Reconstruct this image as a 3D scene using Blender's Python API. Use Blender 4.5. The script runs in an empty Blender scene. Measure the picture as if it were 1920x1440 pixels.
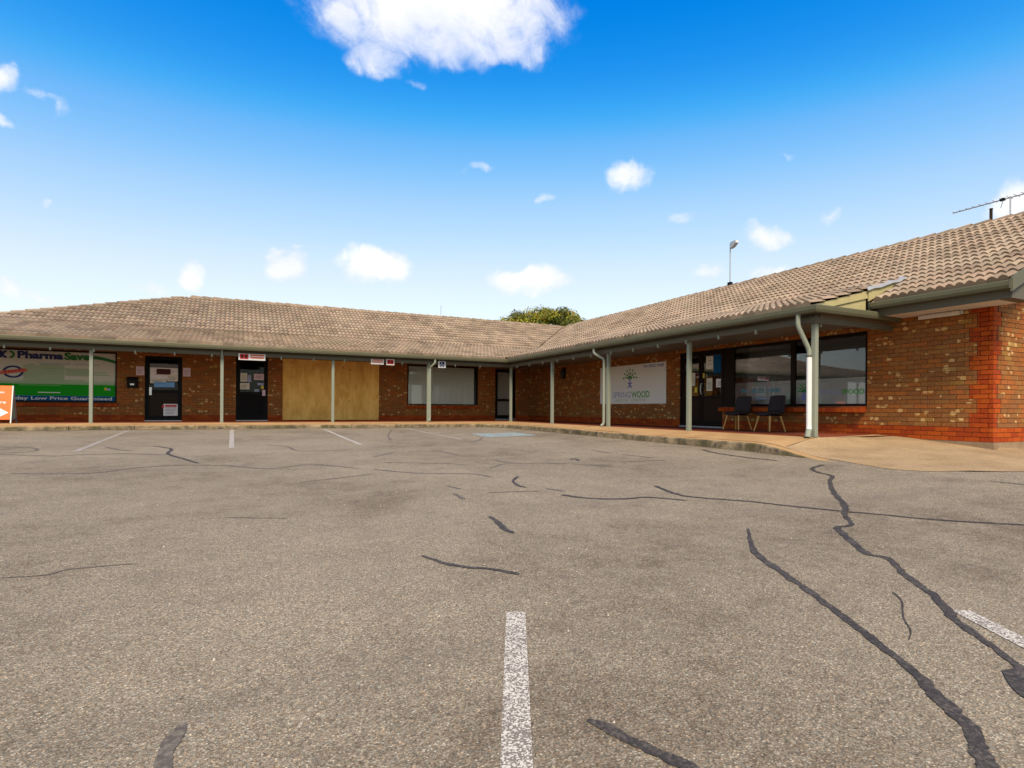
import bpy, bmesh, math, random
from math import sin, cos, pi, radians, exp, sqrt, atan2, tan
from mathutils import Vector, Matrix, noise as mnoise

S = bpy.context.scene
COL = S.collection

# ------------------------------------------------------------------ camera
cam_d = bpy.data.cameras.new('camera')
cam = bpy.data.objects.new('camera', cam_d); COL.objects.link(cam)
cam_d.sensor_width = 36.0
cam_d.lens = 19.95
cam_d.shift_x = 0.0
cam_d.shift_y = 0.02464
cam_d.clip_end = 3000.0
CAMPOS = Vector((-9.4862, -19.7253, 0.4748))
R_ = Vector((0.90019, -0.43544, 0.00676)).normalized()
U_ = Vector((-0.00608, 0.00294, 0.99998)).normalized()
B_ = R_.cross(U_).normalized()
U_ = B_.cross(R_)
cam.matrix_world = Matrix(((R_.x, U_.x, B_.x, CAMPOS.x), (R_.y, U_.y, B_.y, CAMPOS.y),
                           (R_.z, U_.z, B_.z, CAMPOS.z), (0, 0, 0, 1)))
S.camera = cam

# ------------------------------------------------------------------ light, sky, exposure
SUN_DIR = Vector((-0.37, -0.68, 0.95)).normalized()
SUN_STRENGTH = 3.4
SUN_ANGLE = 20.0
SKY_STRENGTH = 0.12
EXPOSURE = 0.9
sun_d = bpy.data.lights.new('sun', 'SUN'); sun_d.energy = SUN_STRENGTH
sun_d.angle = radians(SUN_ANGLE); sun_d.color = (1.0, 0.87, 0.70)
sun = bpy.data.objects.new('sun', sun_d); COL.objects.link(sun)
sun.rotation_euler = SUN_DIR.to_track_quat('Z', 'Y').to_euler()

S.view_settings.view_transform = 'Standard'
S.view_settings.look = 'None'
S.view_settings.gamma = 1.0
S.view_settings.use_curve_mapping = False
S.view_settings.exposure = EXPOSURE
S.render.engine = 'CYCLES'

CLOUD_LIGHT = 0.60
CLOUDS = [
 (0.2539,0.7790,0.5733, 0.1717,0.0649,1.00),
 (0.1792,0.8356,0.5193, 0.0484,0.0328,0.75),
 (0.3454,0.7678,0.5396, 0.0490,0.0269,0.80),
 (0.1349,0.8219,0.5534, 0.0413,0.0225,0.90),
 (0.3768,0.7426,0.5536, 0.0391,0.0430,0.70),
 (-0.2584,0.8830,0.3918, 0.0218,0.0231,0.75),
 (-0.2168,0.8971,0.3850, 0.0282,0.0094,0.35),
 (-0.2617,0.9004,0.3476, 0.0144,0.0105,0.50),
 (0.5570,0.7410,0.3751, 0.0427,0.0291,0.62),
 (0.3518,0.8525,0.3867, 0.0311,0.0104,0.40),
 (0.4522,0.8228,0.3443, 0.0211,0.0106,0.40),
 (0.6429,0.6997,0.3117, 0.0308,0.0077,0.40),
 (0.7855,0.5473,0.2890, 0.0220,0.0118,0.40),
 (0.7353,0.6220,0.2693, 0.0397,0.0182,0.70),
 (0.6819,0.6958,0.2254, 0.0364,0.0130,0.50),
 (0.7510,0.6248,0.2137, 0.0435,0.0167,0.50),
 (0.0672,0.9721,0.2248, 0.0340,0.0255,0.85),
 (0.0847,0.9644,0.2506, 0.0136,0.0068,0.40),
 (0.1994,0.9512,0.2354, 0.0550,0.0337,1.00),
 (0.4440,0.8687,0.2195, 0.0733,0.0229,0.90),
 (-0.0649,0.9790,0.1934, 0.0241,0.0224,0.85),
 (-0.2724,0.9505,0.1495, 0.0236,0.0180,0.70),
 (-0.2364,0.9609,0.1442, 0.0358,0.0100,0.50),
 (0.8894,0.3712,0.2669, 0.0325,0.0298,0.75),
 (-0.1203,0.9775,0.1732, 0.0327,0.0109,0.45),
 (-0.2234,0.9391,0.2612, 0.0084,0.0063,0.40),
 (0.7270,0.5782,0.3704, 0.0236,0.0063,0.15),
 (0.2365,0.8395,0.4891, 0.0242,0.0081,0.20),
]

world = bpy.data.worlds.new('World'); S.world = world
world.use_nodes = True
wt = world.node_tree; wt.nodes.clear()
def wn(t, **kw):
    n = wt.nodes.new(t)
    for k, v in kw.items(): setattr(n, k, v)
    return n
wout = wn('ShaderNodeOutputWorld')
sky = wn('ShaderNodeTexSky'); sky.sky_type = 'NISHITA'; sky.sun_disc = False
sky.sun_elevation = math.asin(SUN_DIR.z); sky.sun_rotation = atan2(SUN_DIR.x, SUN_DIR.y)
sky.air_density = 1.0; sky.dust_density = 0.6; sky.ozone_density = 1.5
hsv = wn('ShaderNodeHueSaturation'); hsv.inputs['Saturation'].default_value = 1.25
wt.links.new(sky.outputs[0], hsv.inputs['Color'])
bg = wn('ShaderNodeBackground'); bg.inputs[1].default_value = SKY_STRENGTH
DISP = SKY_STRENGTH * 1.866
sc1 = wn('ShaderNodeVectorMath', operation='SCALE'); sc1.inputs['Scale'].default_value = DISP
wt.links.new(hsv.outputs[0], sc1.inputs[0])
cv = wn('ShaderNodeRGBCurve'); cm = cv.mapping
for ci, pts in enumerate(([(0,0),(.10,.0),(.128,.02),(.165,.17),(.26,.50),(.42,.76),(1,1)],
                          [(0,0),(.22,.16),(.309,.285),(.381,.47),(.565,.74),(.82,.92),(1,1)],
                          [(0,0),(.5,.66),(.672,.85),(.8,.96),(1,1)])):
    c_ = cm.curves[ci]
    while len(c_.points) < len(pts): c_.points.new(0.5, 0.5)
    for p_, (x_, y_) in zip(c_.points, pts): p_.location = (x_, y_); p_.handle_type = 'AUTO_CLAMPED'
cm.update()
wt.links.new(sc1.outputs[0], cv.inputs['Color'])
sc2 = wn('ShaderNodeVectorMath', operation='SCALE'); sc2.inputs['Scale'].default_value = 1.0 / DISP
wt.links.new(cv.outputs[0], sc2.inputs[0]); wt.links.new(sc2.outputs[0], bg.inputs[0])
def wmath(op, a, b=None, c=None):
    n = wn('ShaderNodeMath', operation=op)
    for i, x in enumerate((a, b, c)):
        if x is None: continue
        if hasattr(x, 'node'): wt.links.new(x, n.inputs[i])
        else: n.inputs[i].default_value = x
    return n.outputs[0]
def wvec(op, a, b):
    n = wn('ShaderNodeVectorMath', operation=op)
    for i, x in enumerate((a, b)):
        if hasattr(x, 'node'): wt.links.new(x, n.inputs[i])
        else: n.inputs[i].default_value = x
    return n
geo = wn('ShaderNodeTexCoord')
dirn = wvec('NORMALIZE', geo.outputs['Generated'], (0, 0, 0)).outputs[0]
wpn = wn('ShaderNodeTexNoise'); wpn.inputs['Scale'].default_value = 14.0; wpn.inputs['Detail'].default_value = 4.0; wpn.inputs['Roughness'].default_value = 0.6
wt.links.new(dirn, wpn.inputs['Vector'])
wps = wn('ShaderNodeVectorMath', operation='SCALE'); wps.inputs['Scale'].default_value = 0.06
wt.links.new(wvec('SUBTRACT', wpn.outputs['Color'], (0.5, 0.5, 0.5)).outputs[0], wps.inputs[0])
dirw = wvec('ADD', dirn, wps.outputs[0]).outputs[0]
field = None
for cx, cy, cz, w_, h_, o_ in CLOUDS:
    k_ = 0.80 if o_ >= .98 else (0.84 if o_ > .6 else 0.95)
    w_ *= k_; h_ *= k_; o_ *= (1.30 if o_ >= .98 else 1.25 if o_ > .6 else 1.15)
    c = Vector((cx, cy, cz)).normalized()
    t = Vector((0, 0, 1)).cross(c).normalized(); u = c.cross(t)
    a = wmath('MULTIPLY', wvec('DOT_PRODUCT', dirw, tuple(t)).outputs['Value'], 1.0 / w_)
    e = wvec('SUBTRACT', dirw, tuple(c)).outputs[0]
    b = wmath('MULTIPLY', wvec('DOT_PRODUCT', e, tuple(u)).outputs['Value'], 1.0 / h_)
    r2 = wmath('ADD', wmath('MULTIPLY', a, a), wmath('MULTIPLY', b, b))
    front = wmath('GREATER_THAN', wvec('DOT_PRODUCT', dirn, tuple(c)).outputs['Value'], 0.5)
    g = wmath('MULTIPLY', wmath('MAXIMUM', wmath('SUBTRACT', o_ + 0.25, wmath('MULTIPLY', r2, 0.62)), 0.0), front)
    if field is None: base0 = wmath('MULTIPLY', wmath('MULTIPLY', wmath('MAXIMUM', wmath('MINIMUM', b, 0.9), -0.9), 0.26), wmath('MINIMUM', wmath('MULTIPLY', g, 3.0), 1.0))
    field = g if field is None else wmath('MAXIMUM', field, g)
def wnoise(scale, detail, rough, dist=0.0):
    n = wn('ShaderNodeTexNoise'); n.inputs['Scale'].default_value = scale
    n.inputs['Detail'].default_value = detail; n.inputs['Roughness'].default_value = rough
    n.inputs['Distortion'].default_value = dist
    wt.links.new(dirn, n.inputs['Vector']); return n.outputs[0]
n1 = wnoise(20.0, 7.0, 0.66, 0.5)
n2 = wnoise(7.0, 3.0, 0.5)
fld = wmath('ADD', wmath('MULTIPLY', field, 1.0), wmath('MULTIPLY', wmath('SUBTRACT', n1, 0.5), 2.5))
fld = wmath('MULTIPLY', fld, wmath('GREATER_THAN', field, 0.001))
fld = wmath('ADD', fld, wmath('MULTIPLY', field, 0.25))
mr = wn('ShaderNodeMapRange', interpolation_type='SMOOTHSTEP')
mr.inputs['From Min'].default_value = 0.0; mr.inputs['From Max'].default_value = 1.75
wt.links.new(fld, mr.inputs['Value'])
edge = wmath('MINIMUM', wmath('MULTIPLY', field, 1.9), 1.0)
alpha = wmath('MULTIPLY', wmath('MULTIPLY', mr.outputs[0], edge), 0.96)
cr = wn('ShaderNodeValToRGB')
cr.color_ramp.elements[0].position = 0.34; cr.color_ramp.elements[0].color = (0.74, 0.79, 0.93, 1)
cr.color_ramp.elements[1].position = 0.66; cr.color_ramp.elements[1].color = (1.0, 0.99, 0.98, 1)
n3 = wnoise(11.0, 5.0, 0.6)
lowr = wmath('ADD', wmath('ADD', wmath('MULTIPLY', n3, 0.75), wmath('MULTIPLY', alpha, 0.22)), base0)
wt.links.new(lowr, cr.inputs[0])
bgc = wn('ShaderNodeBackground'); bgc.inputs[1].default_value = CLOUD_LIGHT
wt.links.new(cr.outputs[0], bgc.inputs[0])
mx = wn('ShaderNodeMixShader')
wt.links.new(alpha, mx.inputs[0]); wt.links.new(bg.outputs[0], mx.inputs[1]); wt.links.new(bgc.outputs[0], mx.inputs[2])
wt.links.new(mx.outputs[0], wout.inputs[0])

# ------------------------------------------------------------------ helpers
rng = random.Random(7)
class MB:
    def __init__(s): s.v = []; s.f = []; s.c = []; s.hascol = False
    def add(s, vs, fs, col=None):
        o = len(s.v); s.v += [tuple(p) for p in vs]; s.f += [tuple(i + o for i in f) for f in fs]
        if col is not None: s.hascol = True
        s.c += [col or (1, 1, 1, 0)] * len(vs)
    def box(s, a, b, col=None):
        x0, y0, z0 = (min(a[i], b[i]) for i in range(3)); x1, y1, z1 = (max(a[i], b[i]) for i in range(3))
        s.add([(x0,y0,z0),(x1,y0,z0),(x1,y1,z0),(x0,y1,z0),(x0,y0,z1),(x1,y0,z1),(x1,y1,z1),(x0,y1,z1)],
              [(0,3,2,1),(4,5,6,7),(0,1,5,4),(1,2,6,5),(2,3,7,6),(3,0,4,7)], col)
    def poly(s, pts, col=None): s.add(pts, [tuple(range(len(pts)))], col)
    def prism(s, pts, d, col=None):
        d = Vector(d); n = len(pts); top = [Vector(p) + d for p in pts]
        s.add([tuple(p) for p in pts] + [tuple(p) for p in top],
              [tuple(range(n))[::-1], tuple(range(n, 2 * n))] + [(i, (i + 1) % n, n + (i + 1) % n, n + i) for i in range(n)], col)
    def tube(s, pts, r, seg=8, col=None, cap=True):
        pts = [Vector(p) for p in pts]; n = len(pts)
        rs = r if isinstance(r, (list, tuple)) else [r] * n
        vs = []; fs = []
        for i, p in enumerate(pts):
            d = (pts[min(i + 1, n - 1)] - pts[max(i - 1, 0)]).normalized()
            a = d.orthogonal().normalized() if i == 0 else (a - d * a.dot(d)).normalized()
            b = d.cross(a)
            for k in range(seg):
                t = 2 * pi * k / seg
                vs.append(p + (a * cos(t) + b * sin(t)) * rs[i])
        for i in range(n - 1):
            for k in range(seg):
                fs.append((i*seg+k, i*seg+(k+1)%seg, (i+1)*seg+(k+1)%seg, (i+1)*seg+k))
        if cap: fs += [tuple(range(seg))[::-1], tuple(range((n-1)*seg, n*seg))]
        s.add(vs, fs, col)
    def sweep(s, path, prof, closed_prof=True, cap=True, col=None):
        # path: xyz points in a horizontal plane; prof: (outward, up) with outward = right-hand side of travel
        path = [Vector(p) for p in path]; n = len(path); m = len(prof); vs = []; fs = []
        for i, p in enumerate(path):
            def rn(d): d = d.normalized(); return Vector((d.y, -d.x, 0))
            if i == 0: off = rn(path[1] - path[0])
            elif i == n - 1: off = rn(path[-1] - path[-2])
            else:
                a = rn(path[i] - path[i-1]); b = rn(path[i+1] - path[i]); h = a + b
                off = h * (2.0 / max(h.dot(h), 1e-6))
            for o, z in prof: vs.append(p + off * o + Vector((0, 0, z)))
        mm = m if closed_prof else m - 1
        for i in range(n - 1):
            for k in range(mm):
                fs.append((i*m+k, (i+1)*m+k, (i+1)*m+(k+1)%m, i*m+(k+1)%m))
        if cap and closed_prof: fs += [tuple(range(m)), tuple(range((n-1)*m, n*m))[::-1]]
        s.add(vs, fs, col)
    def mesh(s, name, mat=None, smooth=False):
        me = bpy.data.meshes.new(name); me.from_pydata(s.v, [], s.f); 
        if s.hascol:
            at = me.color_attributes.new('Col', 'FLOAT_COLOR', 'POINT')
            flat = []
            for c in s.c: flat += list(c)
            at.data.foreach_set('color', flat)
        if mat: me.materials.append(mat)
        if smooth: me.polygons.foreach_set('use_smooth', [True] * len(me.polygons))
        me.update(); return me
    def build(s, name, mat=None, parent=None, smooth=False, bevel=0.0, fix=True):
        me = s.mesh(name, mat, smooth)
        if fix or bevel:
            bm = bmesh.new(); bm.from_mesh(me)
            if fix: bmesh.ops.recalc_face_normals(bm, faces=bm.faces)
            if bevel:
                bmesh.ops.bevel(bm, geom=list(bm.edges), offset=bevel, segments=2, affect='EDGES', profile=0.6)
            bm.to_mesh(me); bm.free()
        return link(name, me, parent)
def link(name, me, parent=None):
    o = bpy.data.objects.new(name, me); COL.objects.link(o)
    if parent: o.parent = parent
    return o
def tag(o, label=None, cat=None, group=None, kind=None):
    if label: o['label'] = label
    if cat: o['category'] = cat
    if group: o['group'] = group
    if kind: o['kind'] = kind
    return o
def empty(name, label=None, cat=None, loc=(0, 0, 0), rotz=0.0, group=None):
    o = bpy.data.objects.new(name, None); COL.objects.link(o); o.location = loc; o.rotation_euler = (0, 0, rotz)
    o.empty_display_size = 0.2
    return tag(o, label, cat, group)
def catmull(pts, n):
    pts = [Vector(p) for p in pts]; out = []
    m = len(pts)
    for i in range(m - 1):
        p0, p1, p2, p3 = pts[max(i-1, 0)], pts[i], pts[i+1], pts[min(i+2, m-1)]
        for k in range(n):
            t = k / n
            out.append(0.5 * ((2*p1) + (p2-p0)*t + (2*p0-5*p1+4*p2-p3)*t*t + (3*p1-p0-3*p2+p3)*t**3))
    out.append(pts[-1]); return out

# ------------------------------------------------------------------ materials
class NT:
    def __init__(s, name):
        s.m = bpy.data.materials.new(name); s.m.use_nodes = True; s.t = s.m.node_tree
        s.p = s.t.nodes['Principled BSDF']; s.out = s.t.nodes['Material Output']
    def n(s, t, **kw):
        x = s.t.nodes.new(t)
        for k, v in kw.items(): setattr(x, k, v)
        return x
    def set(s, sock, v):
        if hasattr(v, 'node'): s.t.links.new(v, sock)
        else: sock.default_value = v
    def math(s, op, a, b=0.0, clamp=False):
        x = s.n('ShaderNodeMath', operation=op); x.use_clamp = clamp
        s.set(x.inputs[0], a); s.set(x.inputs[1], b); return x.outputs[0]
    def mix(s, f, a, b, mode='MIX'):
        x = s.n('ShaderNodeMix', data_type='RGBA', blend_type=mode)
        s.set(x.inputs[0], f)
        for i, v in ((6, a), (7, b)):
            s.set(x.inputs[i], v if hasattr(v, 'node') else (*v[:3], 1.0))
        return x.outputs[2]
    def pos(s): return s.n('ShaderNodeNewGeometry').outputs['Position']
    def obj(s): return s.n('ShaderNodeTexCoord').outputs['Object']
    def noise(s, vec, scale, detail=3.0, rough=0.55, dist=0.0):
        x = s.n('ShaderNodeTexNoise'); s.set(x.inputs['Vector'], vec)
        x.inputs['Scale'].default_value = scale; x.inputs['Detail'].default_value = detail
        x.inputs['Roughness'].default_value = rough; x.inputs['Distortion'].default_value = dist
        return x.outputs[0]
    def vor(s, vec, scale, feature='F1'):
        x = s.n('ShaderNodeTexVoronoi', feature=feature); s.set(x.inputs['Vector'], vec); x.inputs['Scale'].default_value = scale
        return x
    def scale(s, vec, sc):
        x = s.n('ShaderNodeVectorMath', operation='MULTIPLY'); s.set(x.inputs[0], vec); x.inputs[1].default_value = sc
        return x.outputs[0]
    def ramp(s, f, stops):
        x = s.n('ShaderNodeValToRGB'); s.set(x.inputs[0], f); e = x.color_ramp.elements
        while len(e) < len(stops): e.new(0.5)
        for i, (p, c) in enumerate(stops):
            e[i].position = p; e[i].color = (*c[:3], 1.0) if hasattr(c, '__len__') else (c, c, c, 1.0)
        return x.outputs[0]
    def attr(s, name='Col'): return s.n('ShaderNodeAttribute', attribute_name=name)
    def bump(s, h, strength=0.3, dist=0.01):
        x = s.n('ShaderNodeBump'); s.set(x.inputs['Height'], h)
        x.inputs['Strength'].default_value = strength; x.inputs['Distance'].default_value = dist
        s.t.links.new(x.outputs[0], s.p.inputs['Normal'])
    def fin(s, col=None, rough=0.6, spec=0.3, metal=0.0):
        if col is not None: s.set(s.p.inputs['Base Color'], col if hasattr(col, 'node') else (*col[:3], 1.0))
        s.set(s.p.inputs['Roughness'], rough); s.set(s.p.inputs['Specular IOR Level'], spec); s.p.inputs['Metallic'].default_value = metal
        return s.m
def plain(name, col, rough=0.5, spec=0.3, var=0.12, vscale=6.0, metal=0.0, dirt=0.0, dirtcol=(0.08, 0.06, 0.045)):
    k = NT(name); P = k.pos()
    nz = k.noise(P, vscale, 4.0, 0.6)
    c = k.mix(nz, tuple(x * (1 - var) for x in col), tuple(min(1, x * (1 + var)) for x in col))
    if dirt:
        d = k.ramp(k.noise(P, vscale * 2.3, 5.0, 0.7), [(0.48, 0.0), (0.75, dirt)])
        c = k.mix(d, c, dirtcol)
    return k.fin(c, k.math('ADD', rough - 0.06, k.math('MULTIPLY', nz, 0.12)), spec, metal)

def m_asphalt():
    k = NT('chip_seal_asphalt'); P = k.pos()
    v = k.vor(P, 150.0); cell = v.outputs['Color']
    sep = k.n('ShaderNodeSeparateColor'); k.set(sep.inputs[0], cell)
    c = k.ramp(sep.outputs[0], [(0.0, (0.105, 0.085, 0.063)), (0.2, (0.158, 0.131, 0.099)), (0.5, (0.205, 0.172, 0.131)),
                                 (0.8, (0.255, 0.215, 0.164)), (0.94, (0.33, 0.281, 0.217)), (1.0, (0.45, 0.395, 0.31))])
    tint = k.ramp(sep.outputs[1], [(0.0, (1.12, 0.97, 0.84)), (0.5, (1, 1, 1)), (1.0, (0.93, 1.0, 1.05))])
    c = k.mix(1.0, c, tint, 'MULTIPLY')
    gap = k.ramp(v.outputs['Distance'], [(0.40, 1.0), (0.80, 0.62)])
    c = k.mix(1.0, c, gap, 'MULTIPLY')
    big = k.noise(P, 0.35, 5.0, 0.6, 0.3)
    mid = k.noise(P, 2.2, 5.0, 0.65, 0.4)
    sm = k.noise(P, 14.0, 3.0, 0.6)
    st = k.math('ADD', k.math('MULTIPLY', big, 0.55), k.math('ADD', k.math('MULTIPLY', mid, 0.35), k.math('MULTIPLY', sm, 0.22)))
    tone = k.ramp(st, [(0.44, (0.68, 0.64, 0.58)), (0.54, (0.95, 0.935, 0.87)), (0.66, (1.15, 1.14, 1.06))])
    c = k.mix(1.0, c, tone, 'MULTIPLY')
    oil = k.ramp(k.noise(P, 1.1, 4.0, 0.5, 0.2), [(0.66, 0.0), (0.78, 0.35)])
    c = k.mix(oil, c, (0.075, 0.062, 0.052))
    ov = k.vor(k.math('MULTIPLY', 1.0, 1.0) if False else P, 0.75); osep = k.n('ShaderNodeSeparateColor'); k.set(osep.inputs[0], ov.outputs['Color'])
    od = k.math('ADD', ov.outputs['Distance'], k.math('MULTIPLY', k.math('SUBTRACT', mid, 0.5), 0.35))
    om = k.math('MULTIPLY', k.ramp(od, [(0.05, 0.34), (0.20, 0.0)]), k.math('GREATER_THAN', osep.outputs[0], 0.55))
    c = k.mix(om, c, (0.070, 0.055, 0.043))
    # wear streaks that run with the traffic
    stv = k.noise(k.scale(P, (0.35, 2.2, 1.0)), 0.9, 4.0, 0.6)
    c = k.mix(k.ramp(stv, [(0.55, 0.0), (0.75, 0.25)]), c, (0.10, 0.083, 0.070))
    k.bump(k.math('ADD', v.outputs['Distance'], k.math('MULTIPLY', sm, 0.3)), 0.45, 0.006)
    return k.fin(c, 0.9, 0.2)
def m_tar():
    k = NT('tar_crack_filler'); P = k.pos()
    n = k.math('ADD', k.math('MULTIPLY', k.noise(P, 60.0, 4.0, 0.7), 0.65), k.math('MULTIPLY', k.noise(P, 9.0, 4.0, 0.65), 0.35))
    c = k.ramp(n, [(0.3, (0.016, 0.013, 0.011)), (0.5, (0.038, 0.031, 0.026)), (0.68, (0.12, 0.10, 0.078))])
    k.bump(n, 0.3, 0.004); return k.fin(c, 0.75, 0.3)
def m_tar_worn():
    k = NT('worn_tar_seal'); P = k.pos()
    n = k.noise(P, 45.0, 4.0, 0.7)
    c = k.ramp(n, [(0.3, (0.060, 0.050, 0.042)), (0.5, (0.095, 0.080, 0.065)), (0.68, (0.17, 0.143, 0.112))])
    return k.fin(c, 0.85, 0.2)
def m_paint(col, wear, nm):
    k = NT(nm); P = k.pos()
    v = k.vor(P, 150.0); sep = k.n('ShaderNodeSeparateColor'); k.set(sep.inputs[0], v.outputs['Color'])
    n = k.math('ADD', k.math('MULTIPLY', sep.outputs[0], 0.62), k.math('ADD', k.math('MULTIPLY', k.noise(P, 9.0, 5.0, 0.65), 0.55), k.math('MULTIPLY', k.noise(P, 2.3, 3.0, 0.6), 0.25)))
    w = k.ramp(n, [(wear, 0.0), (wear + 0.10, 1.0)])
    c = k.mix(w, tuple(col), (0.16, 0.135, 0.112))
    k.bump(v.outputs['Distance'], 0.35, 0.005)
    return k.fin(c, 0.8, 0.25)
def m_brick():
    k = NT('fired_clay_brick'); P = k.pos(); a = k.attr()
    n = k.noise(P, 38.0, 4.0, 0.65); wob = k.n('ShaderNodeVectorMath', operation='ADD'); k.set(wob.inputs[0], P)
    nv = k.n('ShaderNodeTexNoise'); k.set(nv.inputs['Vector'], P); nv.inputs['Scale'].default_value = 30.0
    wsc = k.n('ShaderNodeVectorMath', operation='SCALE'); k.set(wsc.inputs[0], nv.outputs['Color']); wsc.inputs['Scale'].default_value = 0.05
    k.set(wob.inputs[1], wsc.outputs[0])
    vb = k.vor(k.scale(wob.outputs[0], (1, 1, 1.25)), 8.0); sb = k.n('ShaderNodeSeparateColor'); k.set(sb.inputs[0], vb.outputs['Color'])
    b = k.math('MULTIPLY', k.ramp(vb.outputs['Distance'], [(0.30, 1.0), (0.46, 0.0)]), k.math('GREATER_THAN', sb.outputs[0], 0.42))
    c = k.mix(k.ramp(n, [(0.3, 0.0), (0.7, 1.0)]), (0.72, 0.70, 0.68), (1.22, 1.20, 1.15))
    c = k.mix(1.0, a.outputs['Color'], c, 'MULTIPLY')
    bl = k.math('MULTIPLY', k.math('MULTIPLY', b, 0.88), a.outputs['Alpha'])
    c = k.mix(bl, c, k.ramp(n, [(0.3, (0.46, 0.235, 0.060)), (0.7, (0.60, 0.42, 0.20))]))
    k.bump(n, 0.35, 0.006)
    return k.fin(c, 0.85, 0.12)
def m_tile():
    k = NT('concrete_roof_tile'); P = k.pos(); a = k.attr()
    n = k.noise(P, 16.0, 5.0, 0.65); b = k.noise(P, 0.6, 4.0, 0.6)
    c = k.mix(n, (0.75, 0.73, 0.70), (1.22, 1.2, 1.18))
    c = k.mix(1.0, a.outputs['Color'], c, 'MULTIPLY')
    c = k.mix(1.0, c, k.ramp(b, [(0.35, (0.84, 0.82, 0.78)), (0.65, (1.08, 1.07, 1.06))]), 'MULTIPLY')
    li = k.ramp(k.noise(P, 7.0, 5.0, 0.7), [(0.58, 0.0), (0.75, 0.5)])
    c = k.mix(li, c, (0.16, 0.135, 0.10))
    k.bump(k.noise(P, 90.0, 3.0, 0.6), 0.25, 0.005)
    return k.fin(c, 0.85, 0.2)
def m_concrete(nm, c0, c1, sc=3.0, speck=0.35, moss=0.0):
    k = NT(nm); P = k.pos()
    n = k.noise(P, sc, 6.0, 0.65); f = k.noise(P, 70.0, 3.0, 0.7)
    c = k.mix(k.ramp(n, [(0.32, 0.0), (0.68, 1.0)]), c0, c1)
    c = k.mix(1.0, c, k.ramp(f, [(0.3, 1.0 - speck), (0.7, 1.0 + speck * 0.6)]), 'MULTIPLY')
    if moss:
        g = k.ramp(k.noise(P, 2.6, 5.0, 0.7, 0.5), [(0.45, 0.0), (0.62, moss)])
        c = k.mix(g, c, (0.060, 0.052, 0.018))
        g2 = k.ramp(k.noise(P, 4.1, 5.0, 0.7, 0.8), [(0.5, 0.0), (0.66, moss)])
        c = k.mix(g2, c, (0.045, 0.038, 0.030))
    k.bump(f, 0.3, 0.005)
    return k.fin(c, 0.88, 0.2)
def m_ply():
    k = NT('plywood'); P = k.pos()
    g = k.noise(k.scale(P, (5.5, 1.0, 0.8)), 1.5, 6.0, 0.62, 1.4)
    c = k.ramp(g, [(0.3, (0.70, 0.385, 0.080)), (0.5, (0.80, 0.48, 0.125)), (0.7, (0.86, 0.56, 0.17))])
    v = k.vor(k.scale(P, (1.0, 1.0, 0.8)), 2.6)
    kn = k.ramp(v.outputs['Distance'], [(0.04, 0.9), (0.10, 0.0)])
    c = k.mix(kn, c, (0.14, 0.055, 0.016))
    w = k.ramp(k.noise(k.scale(P, (1.6, 1.0, 0.7)), 1.5, 6.0, 0.65, 0.8), [(0.42, 0.0), (0.66, 0.75)])
    c = k.mix(w, c, (0.55, 0.27, 0.05))
    return k.fin(c, 0.75, 0.25)
def m_glass(nm, tint=(0.8, 0.85, 0.85), refl=0.35):
    k = NT(nm); t = k.t
    tr = k.n('ShaderNodeBsdfTransparent'); tr.inputs[0].default_value = (*tint, 1)
    gl = k.n('ShaderNodeBsdfGlossy'); gl.inputs['Roughness'].default_value = 0.015; gl.inputs[0].default_value = (0.95, 0.97, 1, 1)
    fr = k.n('ShaderNodeFresnel'); fr.inputs[0].default_value = 1.5
    f = k.math('MULTIPLY', fr.outputs[0], refl, True)
    mxs = k.n('ShaderNodeMixShader')
    t.links.new(f, mxs.inputs[0]); t.links.new(tr.outputs[0], mxs.inputs[1]); t.links.new(gl.outputs[0], mxs.inputs[2])
    t.links.new(mxs.outputs[0], k.out.inputs[0]); return k.m
def m_leaf():
    k = NT('tree_foliage'); a = k.attr()
    c = k.mix(1.0, a.outputs['Color'], k.mix(k.noise(k.pos(), 0.9, 3.0), (0.8, 0.8, 0.8), (1.2, 1.2, 1.1)), 'MULTIPLY')
    k.p.inputs['Subsurface Weight'].default_value = 0.0
    return k.fin(c, 0.7, 0.25)

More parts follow.
